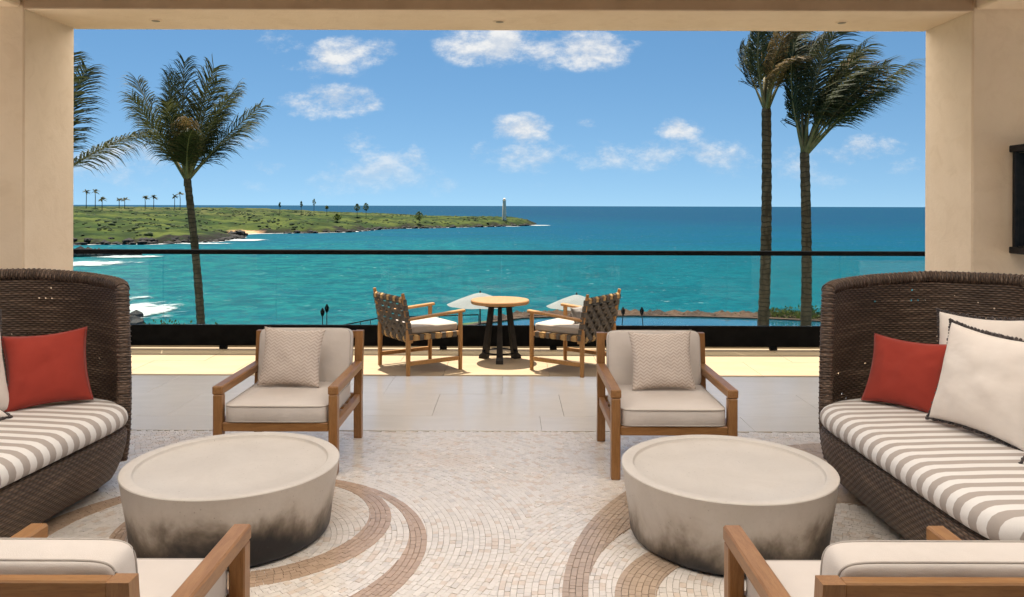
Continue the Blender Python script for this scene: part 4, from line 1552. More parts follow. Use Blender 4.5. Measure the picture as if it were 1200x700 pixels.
    # braided rim up the front tip and along the top
    rimp = [pt(0, z, 0.027) for z in [0.14 + (top(0) - 0.14) * q / 22 for q in range(23)]]
    rimp += [pt(i, top(i), 0.027) for i in range(1, m)]
    k = MB().tube(rimp, 0.036, 14)
    L_ = [0.0]
    for i in range(1, len(rimp)):
        L_.append(L_[-1] + (Vector(rimp[i]) - Vector(rimp[i - 1])).length)
    k.uv = [(kk_ / 14 * 0.22, L_[i]) for i in range(len(rimp)) for kk_ in range(14)]
    k.obj('braided_rim', M['wicker'], so, 180)
    # raised wraps of the braid
    wr = MB()
    dense = []
    for i in range(len(rimp) - 1):
        a, b_ = Vector(rimp[i]), Vector(rimp[i + 1])
        nn = max(1, int((b_ - a).length / 0.012))
        dense += [(a.lerp(b_, q / nn), (b_ - a).normalized()) for q in range(nn)]
    for q in range(0, len(dense) - 1, 2):
        c_, t_ = dense[q]
        ref = Vector((0, 0, 1)) if abs(t_.z) < 0.8 else Vector((0, 1, 0))
        e1 = t_.cross(ref).normalized(); e2 = t_.cross(e1)
        pts = []
        for kk_ in range(10):
            an = 2 * math.pi * kk_ / 10
            pts.append(c_ + (e1 * math.cos(an) + e2 * math.sin(an)) * 0.0365 + t_ * 0.010 * math.sin(an + q * 0.0))
        wr.ring(pts, 0.0048, 4)
    wr.uv = [(0.01, 0.004)] * len(wr.v)
    wr.obj('rim_wrapping', M['wicker'], so, 180)
    return so


make_sofa('high backed brown wicker sofa on the right with striped seat', (1.728, 4.36, 0), 1, R(0.5))
make_sofa('high backed brown wicker sofa on the left with striped seat', (-2.115, 4.30, 0), -1, R(-4.5))
SEAT_S = 0.468
pillow('throw_pillow', 'red square pillow on the right wicker sofa', (1.96, 4.37), (2.225, 4.09), SEAT_S, 0.40, 0.13, 22, 'red_cloth', 21, -2, None, 'red pillows on the wicker sofas', 0.385)
pillow('throw_pillow', 'large cream pillow with dark pompom trim, foremost in the right corner', (2.105, 3.95), (2.29, 3.44), SEAT_S, 0.54, 0.17, 14, 'white_cloth', 22, -3, 'pompom', 'cream trimmed pillows', 0.50)
pillow('throw_pillow', 'cream pillow half hidden behind the large trimmed one at right', (2.27, 4.28), (2.56, 3.84), SEAT_S, 0.52, 0.16, 13, 'white_cloth', 23, 2, 'pompom', 'cream trimmed pillows', 0.53)
pillow('throw_pillow', 'white trimmed pillow cut off by the right edge, low on the striped seat', (2.145, 3.33), (2.40, 2.86), SEAT_S, 0.50, 0.17, 30, 'white_cloth', 24, 0, 'pompom', 'cream trimmed pillows', 0.44)
pillow('throw_pillow', 'red square pillow on the left wicker sofa', (-2.655, 4.09), (-2.305, 4.31), SEAT_S, 0.41, 0.13, 22, 'red_cloth', 31, 3, None, 'red pillows on the wicker sofas', 0.41)
pillow('throw_pillow', 'cream pillow with dark trim at the left edge beside the red one', (-2.83, 3.66), (-2.635, 4.13), SEAT_S, 0.54, 0.16, 12, 'white_cloth', 32, 0, 'pompom', 'cream trimmed pillows', 0.53)
pillow('throw_pillow', 'white trimmed pillow low at the left edge, on the striped seat', (-2.66, 3.56), (-2.545, 3.98), SEAT_S, 0.44, 0.12, 62, 'white_cloth', 33, 0, 'pompom', 'cream trimmed pillows', 0.36)


# ---- drum tables
def drum(label, loc):
    o = thing('drum_table', label, 'coffee table', loc, random.uniform(0, 6), 'drum tables')
    Rt, Ht = 0.495, 0.335
    prof = [(0.40, 0.0), (0.428, 0.004), (0.443, 0.013), (0.451, 0.030), (0.455, 0.06), (0.462, 0.12), (0.478, 0.225), (Rt - 0.002, 0.325), (Rt, 0.331), (Rt - 0.003, Ht),
            (Rt - 0.008, Ht + 0.001), (Rt - 0.050, Ht + 0.001), (Rt - 0.056, Ht - 0.002), (Rt - 0.060, Ht - 0.012), (Rt - 0.066, Ht - 0.016), (0.25, Ht - 0.016), (0.01, Ht - 0.016)]
    MB().lathe(prof, 128).obj('body', M['concrete'], o, 35)
    return o


drum('round concrete drum table with sooty base at the left', (-1.325, 3.745, 0))
drum('round concrete drum table with sooty base at the right', (1.02, 3.715, 0))


# ---- woven strap chairs by the balustrade, front towards +X
def strap_mesh(pts, wv, width, th=0.003):
    """flat band along pts, width direction wv"""
    k = MB()
    n_ = len(pts)
    wv = Vector(wv).normalized() * width / 2
    for i, p in enumerate(pts):
        p = Vector(p)
        tdir = (Vector(pts[min(i + 1, n_ - 1)]) - Vector(pts[max(i - 1, 0)])).normalized()
        nn = tdir.cross(wv).normalized() * th / 2
        k.v += [tuple(p - wv - nn), tuple(p + wv - nn), tuple(p + wv + nn), tuple(p - wv + nn)]
    for i in range(n_ - 1):
        o = i * 4
        for q in range(4):
            k.f.append((o + q, o + (q + 1) % 4, o + 4 + (q + 1) % 4, o + 4 + q))
    k.f += [(0, 1, 2, 3), tuple((n_ - 1) * 4 + q for q in range(4))]
    return k


def make_strap_chair():
    a = thing('strap_chair', 'x', 'chair')
    Wd, Dp = 0.305, 0.275         # half width (y), half depth (x)
    lt = M['light_teak']
    for s in (-1, 1):
        MB().tube([(Dp, s * Wd, 0.0), (Dp, s * Wd, 0.3), (Dp, s * Wd, 0.545)], [0.019, 0.023, 0.021], 10).obj('front_leg', lt, a, 50)
        MB().tube([(-Dp, s * Wd, 0.0), (-Dp, s * Wd, 0.3), (-Dp, s * Wd, 0.42)], [0.019, 0.024, 0.022], 10).obj('rear_leg', lt, a, 50)
        MB().box((0, s * Wd, 0.11), (2 * Dp - 0.035, 0.022, 0.038), 0.003).obj('stretcher', lt, a)
        MB().bar((-Dp, s * Wd, 0.335), (Dp, s * Wd, 0.35), 0.026, 0.04, 0.004).obj('seat_rail', lt, a)
        MB().tube([(-0.245, s * Wd, 0.30), (-0.272, s * Wd, 0.45), (-0.305, s * Wd, 0.62), (-0.335, s * (Wd + 0.004), 0.755)], [0.018, 0.021, 0.02, 0.015], 10).obj('back_post', lt, a, 50)
        k = MB()
        k.bar((-0.29, s * (Wd + 0.002), 0.515), (Dp + 0.045, s * Wd, 0.558), 0.05, 0.026, 0.008)
        k.obj('arm', lt, a)
    MB().bar((Dp, -Wd, 0.34), (Dp, Wd, 0.34), 0.026, 0.04, 0.004).obj('front_rail', lt, a)
    MB().bar((-Dp + 0.03, -Wd, 0.33), (-Dp + 0.03, Wd, 0.33), 0.026, 0.04, 0.004).obj('rear_rail', lt, a)

    def bx(z):                          # back plane
        return np.interp(z, [0.30, 0.45, 0.62, 0.755], [-0.245, -0.272, -0.305, -0.335])
    MB().bar((bx(0.70), -Wd, 0.70), (bx(0.70), Wd, 0.70), 0.022, 0.022, 0.005).obj('top_rail', lt, a)
    nh, nvv = 7, 9
    z0, z1 = 0.325, 0.705
    # horizontal straps, wrapped round the posts
    for i in range(nh):
        z = z0 + (i + 0.5) * (z1 - z0) / nh
        pts = []
        N_ = nvv * 4
        for q in range(N_ + 1):
            y = -Wd + 2 * Wd * q / N_
            cell = (q / 4.0)
            pts.append((bx(z) - 0.010 + 0.012 * math.cos(math.pi * (cell - 0.5 + 0.5) + (i % 2) * math.pi), y, z))
        pts = [(bx(z) + 0.020, -Wd + 0.012, z), (bx(z) + 0.016, -Wd - 0.022, z), (bx(z) - 0.018, -Wd - 0.024, z)] + pts + [(bx(z) - 0.018, Wd + 0.024, z), (bx(z) + 0.016, Wd + 0.022, z), (bx(z) + 0.020, Wd - 0.012, z)]
        strap_mesh(pts, (bx(1) - bx(0), 0, 1), 0.0475).obj('back_strap', M['strap'], a)
    for j in range(nvv):
        y = -Wd + (j + 0.5) * 2 * Wd / nvv
        pts = []
        N_ = nh * 4
        for q in range(N_ + 1):
            z = z0 - 0.01 + (z1 - z0 + 0.005) * q / N_
            cell = q / 4.0
            pts.append((bx(z) - 0.010 - 0.012 * math.cos(math.pi * cell + (j % 2) * math.pi), y, z))
        strap_mesh(pts, (0, 1, 0), 0.0585).obj('back_strap', M['strap'], a)
        # tan loop folding over the top rail
        zt_ = 0.70
        lp = [(bx(zt_) - 0.016, y, zt_ - 0.030), (bx(zt_) - 0.020, y, zt_ + 0.006), (bx(zt_) - 0.004, y, zt_ + 0.021), (bx(zt_) + 0.016, y, zt_ + 0.010), (bx(zt_) + 0.016, y, zt_ - 0.03)]
        strap_mesh(lp, (0, 1, 0), 0.044).obj('strap_loop', M['strap' if j % 2 else 'strap_tan'], a)
        zt_ = 0.322
        lp = [(bx(zt_) - 0.018, y, zt_ + 0.030), (bx(zt_) - 0.022, y, zt_ - 0.006), (bx(zt_) - 0.004, y, zt_ - 0.03), (bx(zt_) + 0.02, y, zt_ - 0.02)]
        strap_mesh(lp, (0, 1, 0), 0.044).obj('strap_loop', M['strap_tan' if j % 2 else 'strap'], a)
    # seat straps, wrapped round the side rails
    ns = 8
    for i in range(ns):
        x = -0.20 + i * 0.058
        zc = 0.345
        pts = [(x, -Wd + 0.02, zc - 0.028), (x, -Wd - 0.017, zc - 0.026), (x, -Wd - 0.018, zc + 0.022), (x, -Wd + 0.02, zc + 0.024), (x, 0, zc + 0.004), (x, Wd - 0.02, zc + 0.024), (x, Wd + 0.018, zc + 0.022), (x, Wd + 0.017, zc - 0.026), (x, Wd - 0.02, zc - 0.028)]
        strap_mesh(pts, (1, 0, 0), 0.042).obj('seat_strap', M['strap' if i % 2 else 'strap_tan'], a)
    c = MB().superell((0.02, 0, 0.405), (0.53, 0.545, 0.075), 0.24, puff=0.12).obj('seat_cushion', M['seat_cloth'], a, 180)
    pp = MB()
    soft_piping(pp, (0.02, 0), (0.526, 0.541), 0.2, 0.428, 0.003)
    pp.obj('piping', M['seat_cloth'], c, 180)
    return a


sc = make_strap_chair()
sc['group'] = 'woven strap chairs by the balustrade'
sc['label'] = 'teak chair with woven strap back left of the small round table'
sc.location = (-0.887, 7.575, 0)
sc.rotation_euler.z = math.atan2(0.56, 0.83)
s2 = copy_tree(sc, None, 'teak chair with woven strap back right of the small round table')
s2.location = (0.592, 7.545, 0)
s2.rotation_euler.z = math.pi - math.atan2(0.335, 0.475)
# small grey cushion in the corner of the right strap chair
pillow('scatter_cushion', 'small grey cushion tucked in the right strap chair', (0.58, 7.36), (0.78, 7.66), 0.440, 0.30, 0.08, 18, 'grey_weave', 41, 0, None, None, 0.16)

# ---- small round table
st = thing('round_table', 'small round teak topped table on black splayed legs by the balustrade', 'table', (-0.118, 7.93, 0))
MB().lathe([(0.24, 0.568), (0.288, 0.572), (0.296, 0.582), (0.296, 0.602), (0.290, 0.610), (0.01, 0.611)], 64).obj('tabletop', M['top_teak'], st, 35)
for k_ in range(3):
    an = R(-90 + 120 * k_)
    cdir = Vector((math.cos(an), math.sin(an), 0)); sd = Vector((-math.sin(an), math.cos(an), 0))
    k = MB()
    for (z, r0, r1, hw) in [(0.0, 0.150, 0.232, 0.036), (0.035, 0.145, 0.225, 0.036), (0.06, 0.142, 0.195, 0.032), (0.30, 0.108, 0.158, 0.024), (0.567, 0.075, 0.122, 0.020)]:
        for rr in (r0, r1):
            for q in (-1, 1):
                p = cdir * rr + sd * hw * q
                k.v.append((p.x, p.y, z))
    for i in range(4):
        o = i * 4
        k.f += [(o, o + 1, o + 5, o + 4), (o + 2, o + 3, o + 7, o + 6), (o, o + 2, o + 6, o + 4), (o + 1, o + 3, o + 7, o + 5)]
    k.f += [(0, 1, 3, 2), (16, 17, 19, 18)]
    k.obj('leg', M['dark_wood'], st)
MB().ring([(0.165 * math.cos(2 * math.pi * i / 40), 0.165 * math.sin(2 * math.pi * i / 40), 0.085) for i in range(40)], 0.008, 8).obj('stretcher_ring', M['black_metal'], st, 180)
MB().lathe([(0.16, 0.545), (0.165, 0.55), (0.165, 0.566)], 32).obj('mounting_plate', M['black_metal'], st, 40)

# ================================================================== GARDEN AND POOL
# ---- parasols below the terrace
def parasol(label, px, apex_py, Y, wid):
    zt_ = CAM_H - (apex_py - HORIZON) / FPX * Y
    x = (px - 600) / FPX * Y
    g_ = -5.05
    o = thing('parasol', label, 'parasol', (x, Y, g_), 0, 'white parasols below the terrace')
    h_ = zt_ - g_
    MB().tube([(0, 0, 0), (0, 0, h_ - 0.02)], 0.035, 10).obj('pole', M['dark_wood'], o, 50)
    MB().lathe([(0.30, 0.0), (0.30, 0.06), (0.06, 0.10), (0.05, 0.3)], 20).obj('base', M['black_metal'], o, 40)
    k = MB()
    n_ = 8
    rows = 5
    k.v.append((0, 0, h_))
    for j in range(1, rows + 1):
        rr = j / rows
        for i in range(n_ * 4):
            an = 2 * math.pi * i / (n_ * 4)
            sag = 1 - 0.045 * abs(math.sin(an * n_ / 2)) * rr
            k.v.append((math.cos(an) * wid / 2 * rr * sag, math.sin(an) * wid / 2 * rr * sag, h_ - 0.52 * rr ** 1.25 - 0.03 * abs(math.sin(an * n_ / 2)) * rr))
    N_ = n_ * 4
    for i in range(N_):
        k.f.append((0, 1 + i, 1 + (i + 1) % N_))
        for j in range(rows - 1):
            k.f.append((1 + j * N_ + i, 1 + (j + 1) * N_ + i, 1 + (j + 1) * N_ + (i + 1) % N_, 1 + j * N_ + (i + 1) % N_))
    k.obj('canopy', M['canvas'], o, 40)
    for i in range(n_):
        an = 2 * math.pi * i / n_
        MB().tube([(0, 0, h_ - 0.12), (math.cos(an) * wid * 0.47, math.sin(an) * wid * 0.47, h_ - 0.55)], 0.012, 6).obj('rib', M['dark_wood'], o)
    MB().lathe([(0.05, h_ - 0.02), (0.03, h_ + 0.05), (0.01, h_ + 0.09)], 12).obj('finial', M['dark_wood'], o, 40)


parasol('white parasol seen behind the small round table', 563, 343, 34, 2.9)
parasol('white parasol half hidden behind the right strap chair', 676, 345, 34.6, 2.7)


def torch(label, px, top_py, Y, lean=0.0):
    zt_ = CAM_H - (top_py - HORIZON) / FPX * Y
    x = (px - 600) / FPX * Y
    o = thing('garden_torch', label, 'torch', (x, Y, -5.05), 0, 'garden torches by the pool')
    h_ = zt_ + 5.05
    MB().tube([(-lean, 0, 0), (0, 0, h_ - 0.3)], 0.022, 8).obj('pole', M['dark_wood'], o, 50)
    MB().lathe([(0.03, h_ - 0.42), (0.085, h_ - 0.32), (0.11, h_ - 0.18), (0.07, h_ - 0.10), (0.035, h_ - 0.02), (0.01, h_)], 14).obj('head', M['black_metal'], o, 50)


torch('black garden torch, left of the pair before the turquoise bay', 378.3, 361.5, 38)
torch('black garden torch, right of the pair before the turquoise bay', 383.4, 357.0, 38)
torch('black garden torch at the pool just right of the strap chair', 730.5, 359.5, 39, 0.10)
torch('black garden torch at the pool, farther right of the strap chair', 752.5, 359.5, 39, -0.12)

# black fence stepping down beside the pool
fn = thing('garden_fence', 'black metal fence sloping down beyond the left strap chair', 'fence', (-6.6, 36.5, -5.05))
zA = CAM_H - (382.5 - HORIZON) / FPX * 37 + 5.05
zB = CAM_H - (372.8 - HORIZON) / FPX * 37 + 5.05
pA = Vector(((399 - 600) / FPX * 37 + 6.6, 0.5, zA)); pB = Vector(((447 - 600) / FPX * 37 + 6.6, 0.5, zB))
pC = Vector(((386 - 600) / FPX * 37 + 6.6, 0.5, zA - 0.12)); pD = pB + Vector((4.6, 0, 0.15))
for a, b_ in ((pC, pA), (pA, pB), (pB, pD)):
    MB().bar(a, b_, 0.05, 0.05, 0.004).obj('rail', M['black_metal'], fn)
for q in range(10):
    u = q / 9
    p = pA.lerp(pB, u / 0.45) if u < 0.45 else pB.lerp(pD, (u - 0.45) / 0.55)
    MB().bar((p.x, p.y, 0), (p.x, p.y, p.z - 0.03), 0.03, 0.03, 0.003).obj('post', M['black_metal'], fn)


# ---- shrubs at the edge of the grounds
def shrub(label, x, y, z, rx, rz_, n, matn='leafy', group=None, seed=0):
    rr = random.Random(seed)
    o = thing('shrub', label, 'shrub', (x, y, z), 0, group)
    k = MB()
    for _ in range(n):
        th = rr.uniform(0, 2 * math.pi); ph = math.acos(rr.uniform(-0.15, 1)); r = rr.uniform(0.55, 1.0) * (0.8 + 0.3 * math.sin(th * 3 + seed))
        p = Vector((math.sin(ph) * math.cos(th) * rx * r, math.sin(ph) * math.sin(th) * rx * r, max(0.03, math.cos(ph) * rz_ * r)))
        d_ = (p + Vector((rr.uniform(-1, 1), rr.uniform(-1, 1), rr.uniform(0, 1))) * 0.5 * rx).normalized()
        s_ = d_.cross(Vector((rr.uniform(-1, 1), rr.uniform(-1, 1), rr.uniform(-1, 1)))).normalized() * rr.uniform(0.04, 0.07)
        l_ = rr.uniform(0.12, 0.22)
        k.add([p - s_ * 0.3, p + d_ * l_ * 0.5 - s_, p + d_ * l_, p + d_ * l_ * 0.5 + s_], [(0, 1, 2, 3)])
    k.obj('foliage', M[matn], o, recalc=False)
    MB().tube([(0, 0, -0.1), (rx * 0.1, 0, rz_ * 0.35), (rx * 0.15, rx * 0.1, rz_ * 0.7)], [0.05, 0.035, 0.015], 7).obj('stem', M['trunk'], o, 50)


sid = 0
ORD = ['first', 'second', 'third', 'fourth', 'fifth', 'sixth', 'seventh', 'eighth', 'ninth', 'tenth', 'eleventh', 'twelfth', 'thirteenth', 'fourteenth']
GR = 'shrubs along the far edge of the pool'
spots = [(706, 375.0, .5), (764, 374.5, .45), (815, 373.5, .6), (866, 374, .7), (905, 375.5, 1.2), (918, 375.0, 1.3), (930, 375.2, 1.0), (946, 375.0, 1.5), (955, 376.0, 1.3), (975, 376, 1.2)]
for (px, py, hh_) in spots:
    sid += 1
    hh_ *= 0.55 if px < 880 else 0.9
    Y = 46.55
    x = (px - 600) / FPX * Y
    Y = float(land_edge(x)) - 0.55
    shrub('low leafy shrub on the rocky strip beyond the pool, ' + ORD[sid - 1] + ' from the left', (px - 600) / FPX * Y, Y, -5.08, 0.6 * hh_ + 0.25, 0.62 * hh_, 420, group=GR, seed=sid)
GL = 'shrubs beyond the balustrade at left'
for (px, hh_) in [(168, 1.0), (182, 1.2), (197, 1.15), (210, 1.3), (246, 1.1), (262, 0.95), (284, 0.8), (300, 0.8)]:
    sid += 1
    Y = 38.5 + random.uniform(-0.6, 0.6)
    shrub('leafy shrub showing above the bottom rail beside the left palm, ' + ORD[sid - 11] + ' from the left', (px - 600) / FPX * Y, Y, -5.08, 0.55 * hh_ + 0.15, 0.78 * hh_, 240, group=GL, seed=sid)
# pebbly rock strip behind the pool
sp = []
for q in range(520):
    x = random.uniform(-1, 19)
    sp.append((x, float(land_edge(x)) - random.uniform(0.1, 0.9), -5.0))
tag(rock_mesh('edge_rocks', 0, sp, 0.16, 0.5, 0.62).obj('edge_rocks', M['pool_rock']), 'brown boulders lining the strip beyond the pool', 'rocks', kind='stuff')


# ---- palms
def frond_mb(base, d0, L, wind, droop, seed, nl=78, leaf_l=0.30, hang=0.6, wid=0.026, twist=0.0, lw=0.5, t0=0.2):
    """one pinnate leaf: arching rachis with two rows of leaflets"""
    rr = random.Random(seed)
    d0 = Vector(d0).normalized()
    N_ = 16
    pts = [Vector(base)]
    dirs = []
    down = Vector((0, 0, -1))
    wnd = Vector(wind)
    for i in range(N_):
        t_ = (i + 0.5) / N_
        dv = (d0 + (down * droop + wnd) * t_ ** 1.6).normalized()
        dirs.append(dv)
        pts.append(pts[-1] + dv * L / N_)
    k = MB()
    k.tube(pts, [0.03 * max(0, 1 - 3.2 * i / N_) + 0.026 * (1 - 0.85 * i / N_) + 0.004 for i in range(N_ + 1)], 5)
    k.nr = len(k.f)
    ref = d0.cross(Vector((0, 0, 1)))
    if ref.length < 0.2:
        ref = d0.cross(Vector((0.3, 1, 0)))
    ref.normalize()
    ref = Matrix.Rotation(twist, 3, d0) @ ref
    for q in range(nl):
        t_ = t0 + (1 - t0) * (q + rr.random() * 0.5) / nl
        fi = min(N_ - 0.001, t_ * N_)
        i = int(fi)
        p = pts[i].lerp(pts[i + 1], fi - i)
        dv = dirs[min(i, N_ - 1)]
        sd = (ref - dv * ref.dot(dv)).normalized()
        ll = leaf_l * L * (0.45 + 0.75 * math.sin(math.pi * min(1, 0.12 + 0.80 * t_))) * rr.uniform(0.8, 1.15)
        for s in (-1, 1):
            if rr.random() < 0.05:
                continue
            ld = (dv * (0.45 + 0.5 * t_) + sd * s * rr.uniform(0.6, 0.95) + Vector((rr.gauss(0, .08), rr.gauss(0, .08), rr.gauss(0, .08)))).normalized()
            w_ = wid * rr.uniform(0.8, 1.2)
            wd_ = ld.cross(dv.cross(ld)).normalized()
            wd_ = dv - ld * dv.dot(ld)
            wd_ = wd_.normalized() if wd_.length > 1e-3 else sd
            a0 = p
            a1 = a0 + ld * ll * 0.4
            ld2 = (ld + down * hang * 0.6 + wnd * lw).normalized()
            a2_ = a1 + ld2 * ll * 0.35
            ld3 = (ld2 + down * hang + wnd * lw * 1.2).normalized()
            a3_ = a2_ + ld3 * ll * 0.3
            k.add([a0 - wd_ * w_ * 0.35, a0 + wd_ * w_ * 0.35, a1 + wd_ * w_ * 0.5, a1 - wd_ * w_ * 0.5, a2_ + wd_ * w_ * 0.36, a2_ - wd_ * w_ * 0.36, a3_],
                  [(0, 1, 2, 3), (3, 2, 4, 5), (5, 4, 6)])
    return k


def palm(label, base, top, fronds, r0, r1, seed, shaft=0.6, wind=(0.35, 0.1, 0), leaf_l=0.26, bend=0.12, lw=0.5, t0=0.2):
    rr = random.Random(seed)
    base, top = Vector(base), Vector(top)
    o = thing('coconut_palm', label, 'palm tree', tuple(base), 0, 'tall palms in front of the terrace')
    v = top - base
    pts, rs = [], []
    N_ = 64
    for i in range(N_ + 1):
        t_ = i / N_
        p = v * t_ + Vector((bend * math.sin(math.pi * t_), 0, 0))
        pts.append(p)
        rs.append((r0 + (r1 - r0) * t_) * (1 + 0.5 * math.exp(-t_ * 14)) * (1 + (0.07 if i % 2 else -0.03) + rr.uniform(-0.035, 0.035)))
    MB().tube(pts, rs, 14).obj('trunk', M['trunk'], o, 60)
    # leaf-stalk boots
    k = MB()
    tp = v
    for q in range(7):
        an = q * 2.4
        hh_ = shaft * rr.uniform(0.7, 1.2)
        e_ = Vector((math.cos(an), math.sin(an), 0))
        k.tube([tp + e_ * r1 * 0.55 - Vector((0, 0, 0.25)), tp + e_ * r1 * 0.55 + Vector((0, 0, hh_ * 0.4)), tp + e_ * r1 * rr.uniform(0.4, 0.7) + Vector((0, 0, hh_))], [r1 * 0.42, r1 * 0.36, 0.02], 7)
    k.obj('crown_shaft', M['frond_base'], o, 180)
    for q, fr_ in enumerate(fronds):
        ang, dep, L, droop = fr_[:4]
        mt = fr_[4] if len(fr_) > 4 else 'frond'
        hang = fr_[5] if len(fr_) > 5 else 0.6
        an = R(ang)
        d0 = Vector((math.sin(an) * math.cos(R(dep)), math.sin(R(dep)), math.cos(an) * math.cos(R(dep))))
        b_ = tp + Vector((math.sin(an) * r1 * 0.5, math.sin(R(dep)) * r1 * 0.5, -0.05))
        fk = frond_mb(b_, d0, L, wind, droop, seed * 100 + q, leaf_l=leaf_l, hang=hang, twist=rr.uniform(-0.45, 0.45), lw=lw, t0=t0)
        fo = fk.obj('frond', M[mt], o, recalc=False)
        fo.data.materials.append(M['frond_base'])
        for pi in range(fk.nr):
            fo.data.polygons[pi].material_index = 1
    return o


# (angle from upright to the right, tilt away from the viewer, length, droop)
FL = [(-31, 5, 3.4, 0.1), (-26, -20, 2.7, 0.3), (-14, 8, 3.25, 0.05), (-2, -8, 3.4, 0.05), (6, 15, 3.2, 0.08), (11, -5, 3.35, 0.08), (20, 8, 3.15, 0.12), (27, -18, 2.9, 0.2),
      (34, 22, 2.6, 0.2), (40, 0, 3.0, 0.12), (24, 2, 2.9, 0.15), (-8, -14, 3.0, 0.2), (10, -32, 2.4, 0.7, 'frond_dry', 1.0), (-4, -28, 2.5, 0.5), (16, -36, 2.2, 0.7), (-20, 30, 2.4, 0.35), (2, 32, 2.6, 0.3)]
palm('coconut palm with full dark crown rising before the headland at left', (-9.0, 23, -5.1), (-9.52, 23, 2.35), FL, 0.128, 0.10, 11, 0.7, (0.16, 0.05, 0), 0.245)
FE = [(54, 0, 2.55, 0.40, 'frond', 1.0), (10, -10, 2.9, 0.12), (4, 15, 2.9, 0.2), (-20, 0, 2.8, 0.3), (-50, 10, 2.8, 0.5), (-80, -10, 2.6, 0.7), (-60, 40, 2.5, 0.6), (5, -40, 2.4, 0.8), (-100, 20, 2.4, 0.9), (40, -45, 1.8, 1.0)]
palm('palm mostly hidden behind the left pillar with fronds reaching past it', (-10.4, 18, -5.1), (-10.62, 18, 2.15), FE, 0.16, 0.13, 12, 0.5, (0.14, 0.05, 0), 0.25)
FR1 = [(-15, -8, 2.7, 0.10), (-8, 15, 3.0, 0.1), (0, -20, 2.8, 0.15, 'frond_dry'), (4, 10, 3.1, 0.1), (9, -12, 3.0, 0.2), (14, 15, 2.8, 0.3), (16, -25, 2.5, 0.5, 'frond_dry'), (8, 35, 2.5, 0.4), (-4, -40, 2.2, 0.8, 'frond_dry'), (-18, 20, 2.3, 0.4), (22, 5, 2.3, 0.6)]
palm('tall bare trunked palm, left of the pair at right', (6.84, 22, -5.1), (7.12, 22, 4.30), FR1, 0.165, 0.125, 13, 0.8, (0.45, 0.05, 0.0), 0.28, lw=1.6, t0=0.30)
FR2 = [(-17, -6, 3.0, 0.05), (-8, 10, 3.2, 0.1), (0, -12, 3.3, 0.05), (6, 15, 3.3, 0.1), (12, -20, 3.1, 0.15), (18, 8, 3.2, 0.12), (42, -5, 3.5, -0.05, 'frond', 0.8), (30, 20, 3.2, 0.1), (24, -28, 3.0, 0.2), (8, -32, 2.7, 0.4), (30, -30, 2.6, 0.4), (2, 30, 2.7, 0.3), (14, -5, 2.9, 0.2, 'frond_dry', 0.8), (20, -22, 2.8, 0.3, 'frond_dry', 0.9), (36, 10, 2.9, 0.15)]
palm('wind blown palm with green crown shaft, right of the pair at right', (7.70, 21, -5.1), (7.82, 21, 3.0), FR2, 0.15, 0.12, 14, 1.0, (0.45, 0.05, 0.0), 0.31, lw=1.8, t0=0.30)


# ---- distant palms and trees on the headland
def far_palm(label, px, top_py, Y, hgt, seed):
    rr = random.Random(seed)
    x = (px - 600) / FPX * Y
    ztop = CAM_H - (top_py - HORIZON) / FPX * Y
    o = thing('distant_palm', label, 'palm tree', (x, Y, ztop - hgt), 0, 'palms on the headland')
    MB().tube([(0, 0, -12), (0.2, 0, hgt * 0.4), (rr.uniform(-0.6, 0.6), 0, hgt - 2.0)], [0.42, 0.36, 0.28], 6).obj('trunk', M['trunk'], o, 60)
    k = MB()
    c = Vector((0, 0, hgt - 2.2))
    for q in range(15):
        an = q * 2.39996 + rr.uniform(-.2, .2)
        el = rr.uniform(-0.3, 1.2)
        d0 = Vector((math.cos(an) * math.cos(el), math.sin(an) * math.cos(el), math.sin(el)))
        L = rr.uniform(4.4, 6.0)
        p = [c + d0 * L * u + Vector((0.25, 0, -1)) * (L * 0.42 * u * u) for u in (0, 0.35, 0.7, 1.0)]
        sd = d0.cross(Vector((0, 0, 1))).normalized()
        for i in range(3):
            w0 = (0.3, 1.0, 0.8, 0.05)[i]; w1 = (0.3, 1.0, 0.8, 0.05)[i + 1]
            k.add([p[i] - sd * w0 + Vector((0, 0, -w0 * .6)), p[i], p[i + 1], p[i + 1] - sd * w1 + Vector((0, 0, -w1 * .6))], [(0, 1, 2, 3)])
            k.add([p[i] + sd * w0 + Vector((0, 0, -w0 * .6)), p[i], p[i + 1], p[i + 1] + sd * w1 + Vector((0, 0, -w1 * .6))], [(0, 1, 2, 3)])
    k.obj('crown', M['frond'], o, recalc=False)


orders = ['leftmost', 'second from left', 'third from left', 'fourth from left', 'fifth from left', 'sixth from left', 'seventh from left', 'eighth from left', 'ninth from left']
for q, (px, py, Y, hg) in enumerate([(101, 223.5, 880, 13), (111.5, 223, 860, 15), (119.5, 232, 840, 9), (139.5, 233, 880, 9), (146, 232.5, 900, 9), (170, 230.5, 900, 12), (180, 229.5, 920, 12), (204.5, 228.5, 930, 13), (211, 226, 930, 15)]):
    far_palm('tiny distant palm on the headland skyline, ' + orders[q] + ' of nine', px, py, Y, hg, 300 + q)


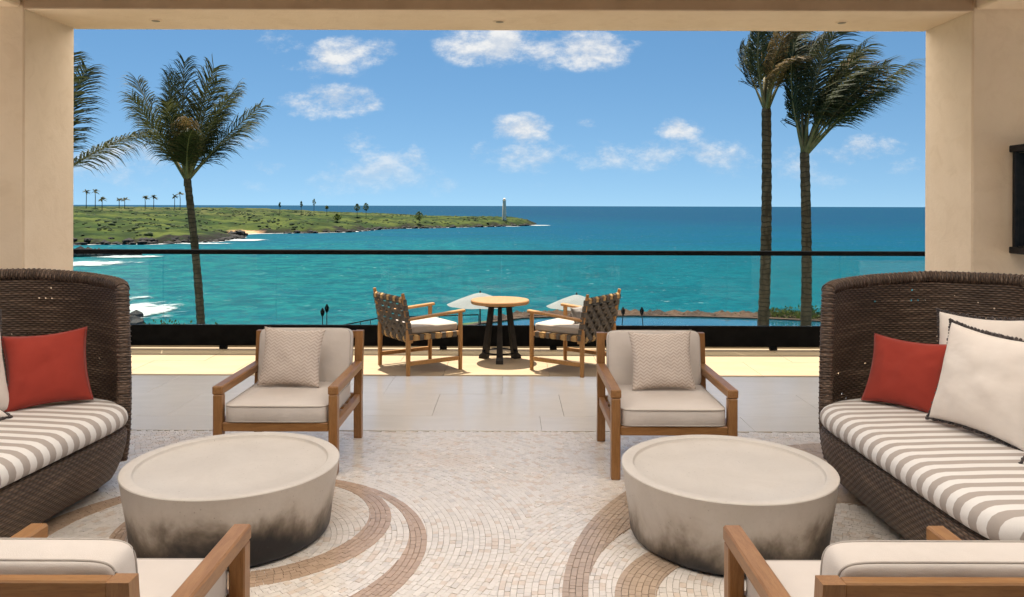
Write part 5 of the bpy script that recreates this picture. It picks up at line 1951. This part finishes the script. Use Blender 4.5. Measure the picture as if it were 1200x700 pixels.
def far_tree(label, px, top_py, Y, hgt, rad, seed, sparse=1.0):
    rr = random.Random(seed)
    x = (px - 600) / FPX * Y
    ztop = CAM_H - (top_py - HORIZON) / FPX * Y
    o = thing('distant_tree', label, 'tree', (x, Y, ztop - hgt), 0, 'trees on the headland')
    MB().tube([(0, 0, -10), (0, 0, hgt * 0.5), (0.2, 0, hgt * 0.9)], [0.35, 0.25, 0.08], 6).obj('trunk', M['trunk'], o, 60)
    k = MB()
    for q in range(int(130 * sparse)):
        th = rr.uniform(0, 6.28); u = rr.random() ** 0.5; zz = rr.uniform(0.25, 1.0)
        rad_z = rad * math.sin(math.pi * min(0.95, (zz - 0.2) / 0.85) ** 0.8) + 0.15
        p = Vector((math.cos(th) * u * rad_z, math.sin(th) * u * rad_z, zz * hgt))
        a = Vector((rr.gauss(0, 1), rr.gauss(0, 1), rr.gauss(0, 1))).normalized() * rr.uniform(0.45, 1.0)
        b_ = a.cross(Vector((rr.gauss(0, 1), rr.gauss(0, 1), rr.gauss(0, 1)))).normalized() * rr.uniform(0.4, 0.8)
        k.add([p - a, p - b_, p + a, p + b_], [(0, 1, 2, 3)])
    k.obj('crown', M['leafy'], o, recalc=False)


far_tree('slim distant tree on the skyline left of the lighthouse, leftmost', 328, 238, 980, 8, 1.6, 401, 0.6)
far_tree('slim wispy distant tree near the middle of the headland skyline', 353, 236.5, 990, 10, 1.5, 402, 0.6)
far_tree('distant wispy tree with forked top on the headland skyline', 368, 234, 990, 11, 2.2, 403, 0.5)
far_tree('small round distant bush on the skyline right of the forked tree', 383, 242, 960, 5, 2.4, 404)
far_tree('left of two dark pointed trees on the headland skyline', 418.5, 239.6, 950, 11, 4.0, 405, 1.4)
far_tree('right of two dark pointed trees on the headland skyline', 429, 238.6, 950, 12, 3.8, 406, 1.4)
far_tree('dark dense tree at the shore midway to the lighthouse', 491, 248.5, 930, 13, 5.6, 407, 2.2)
far_tree('dark round bush on the slope below the pointed trees', 395, 251.5, 850, 9, 5.2, 408, 1.8)
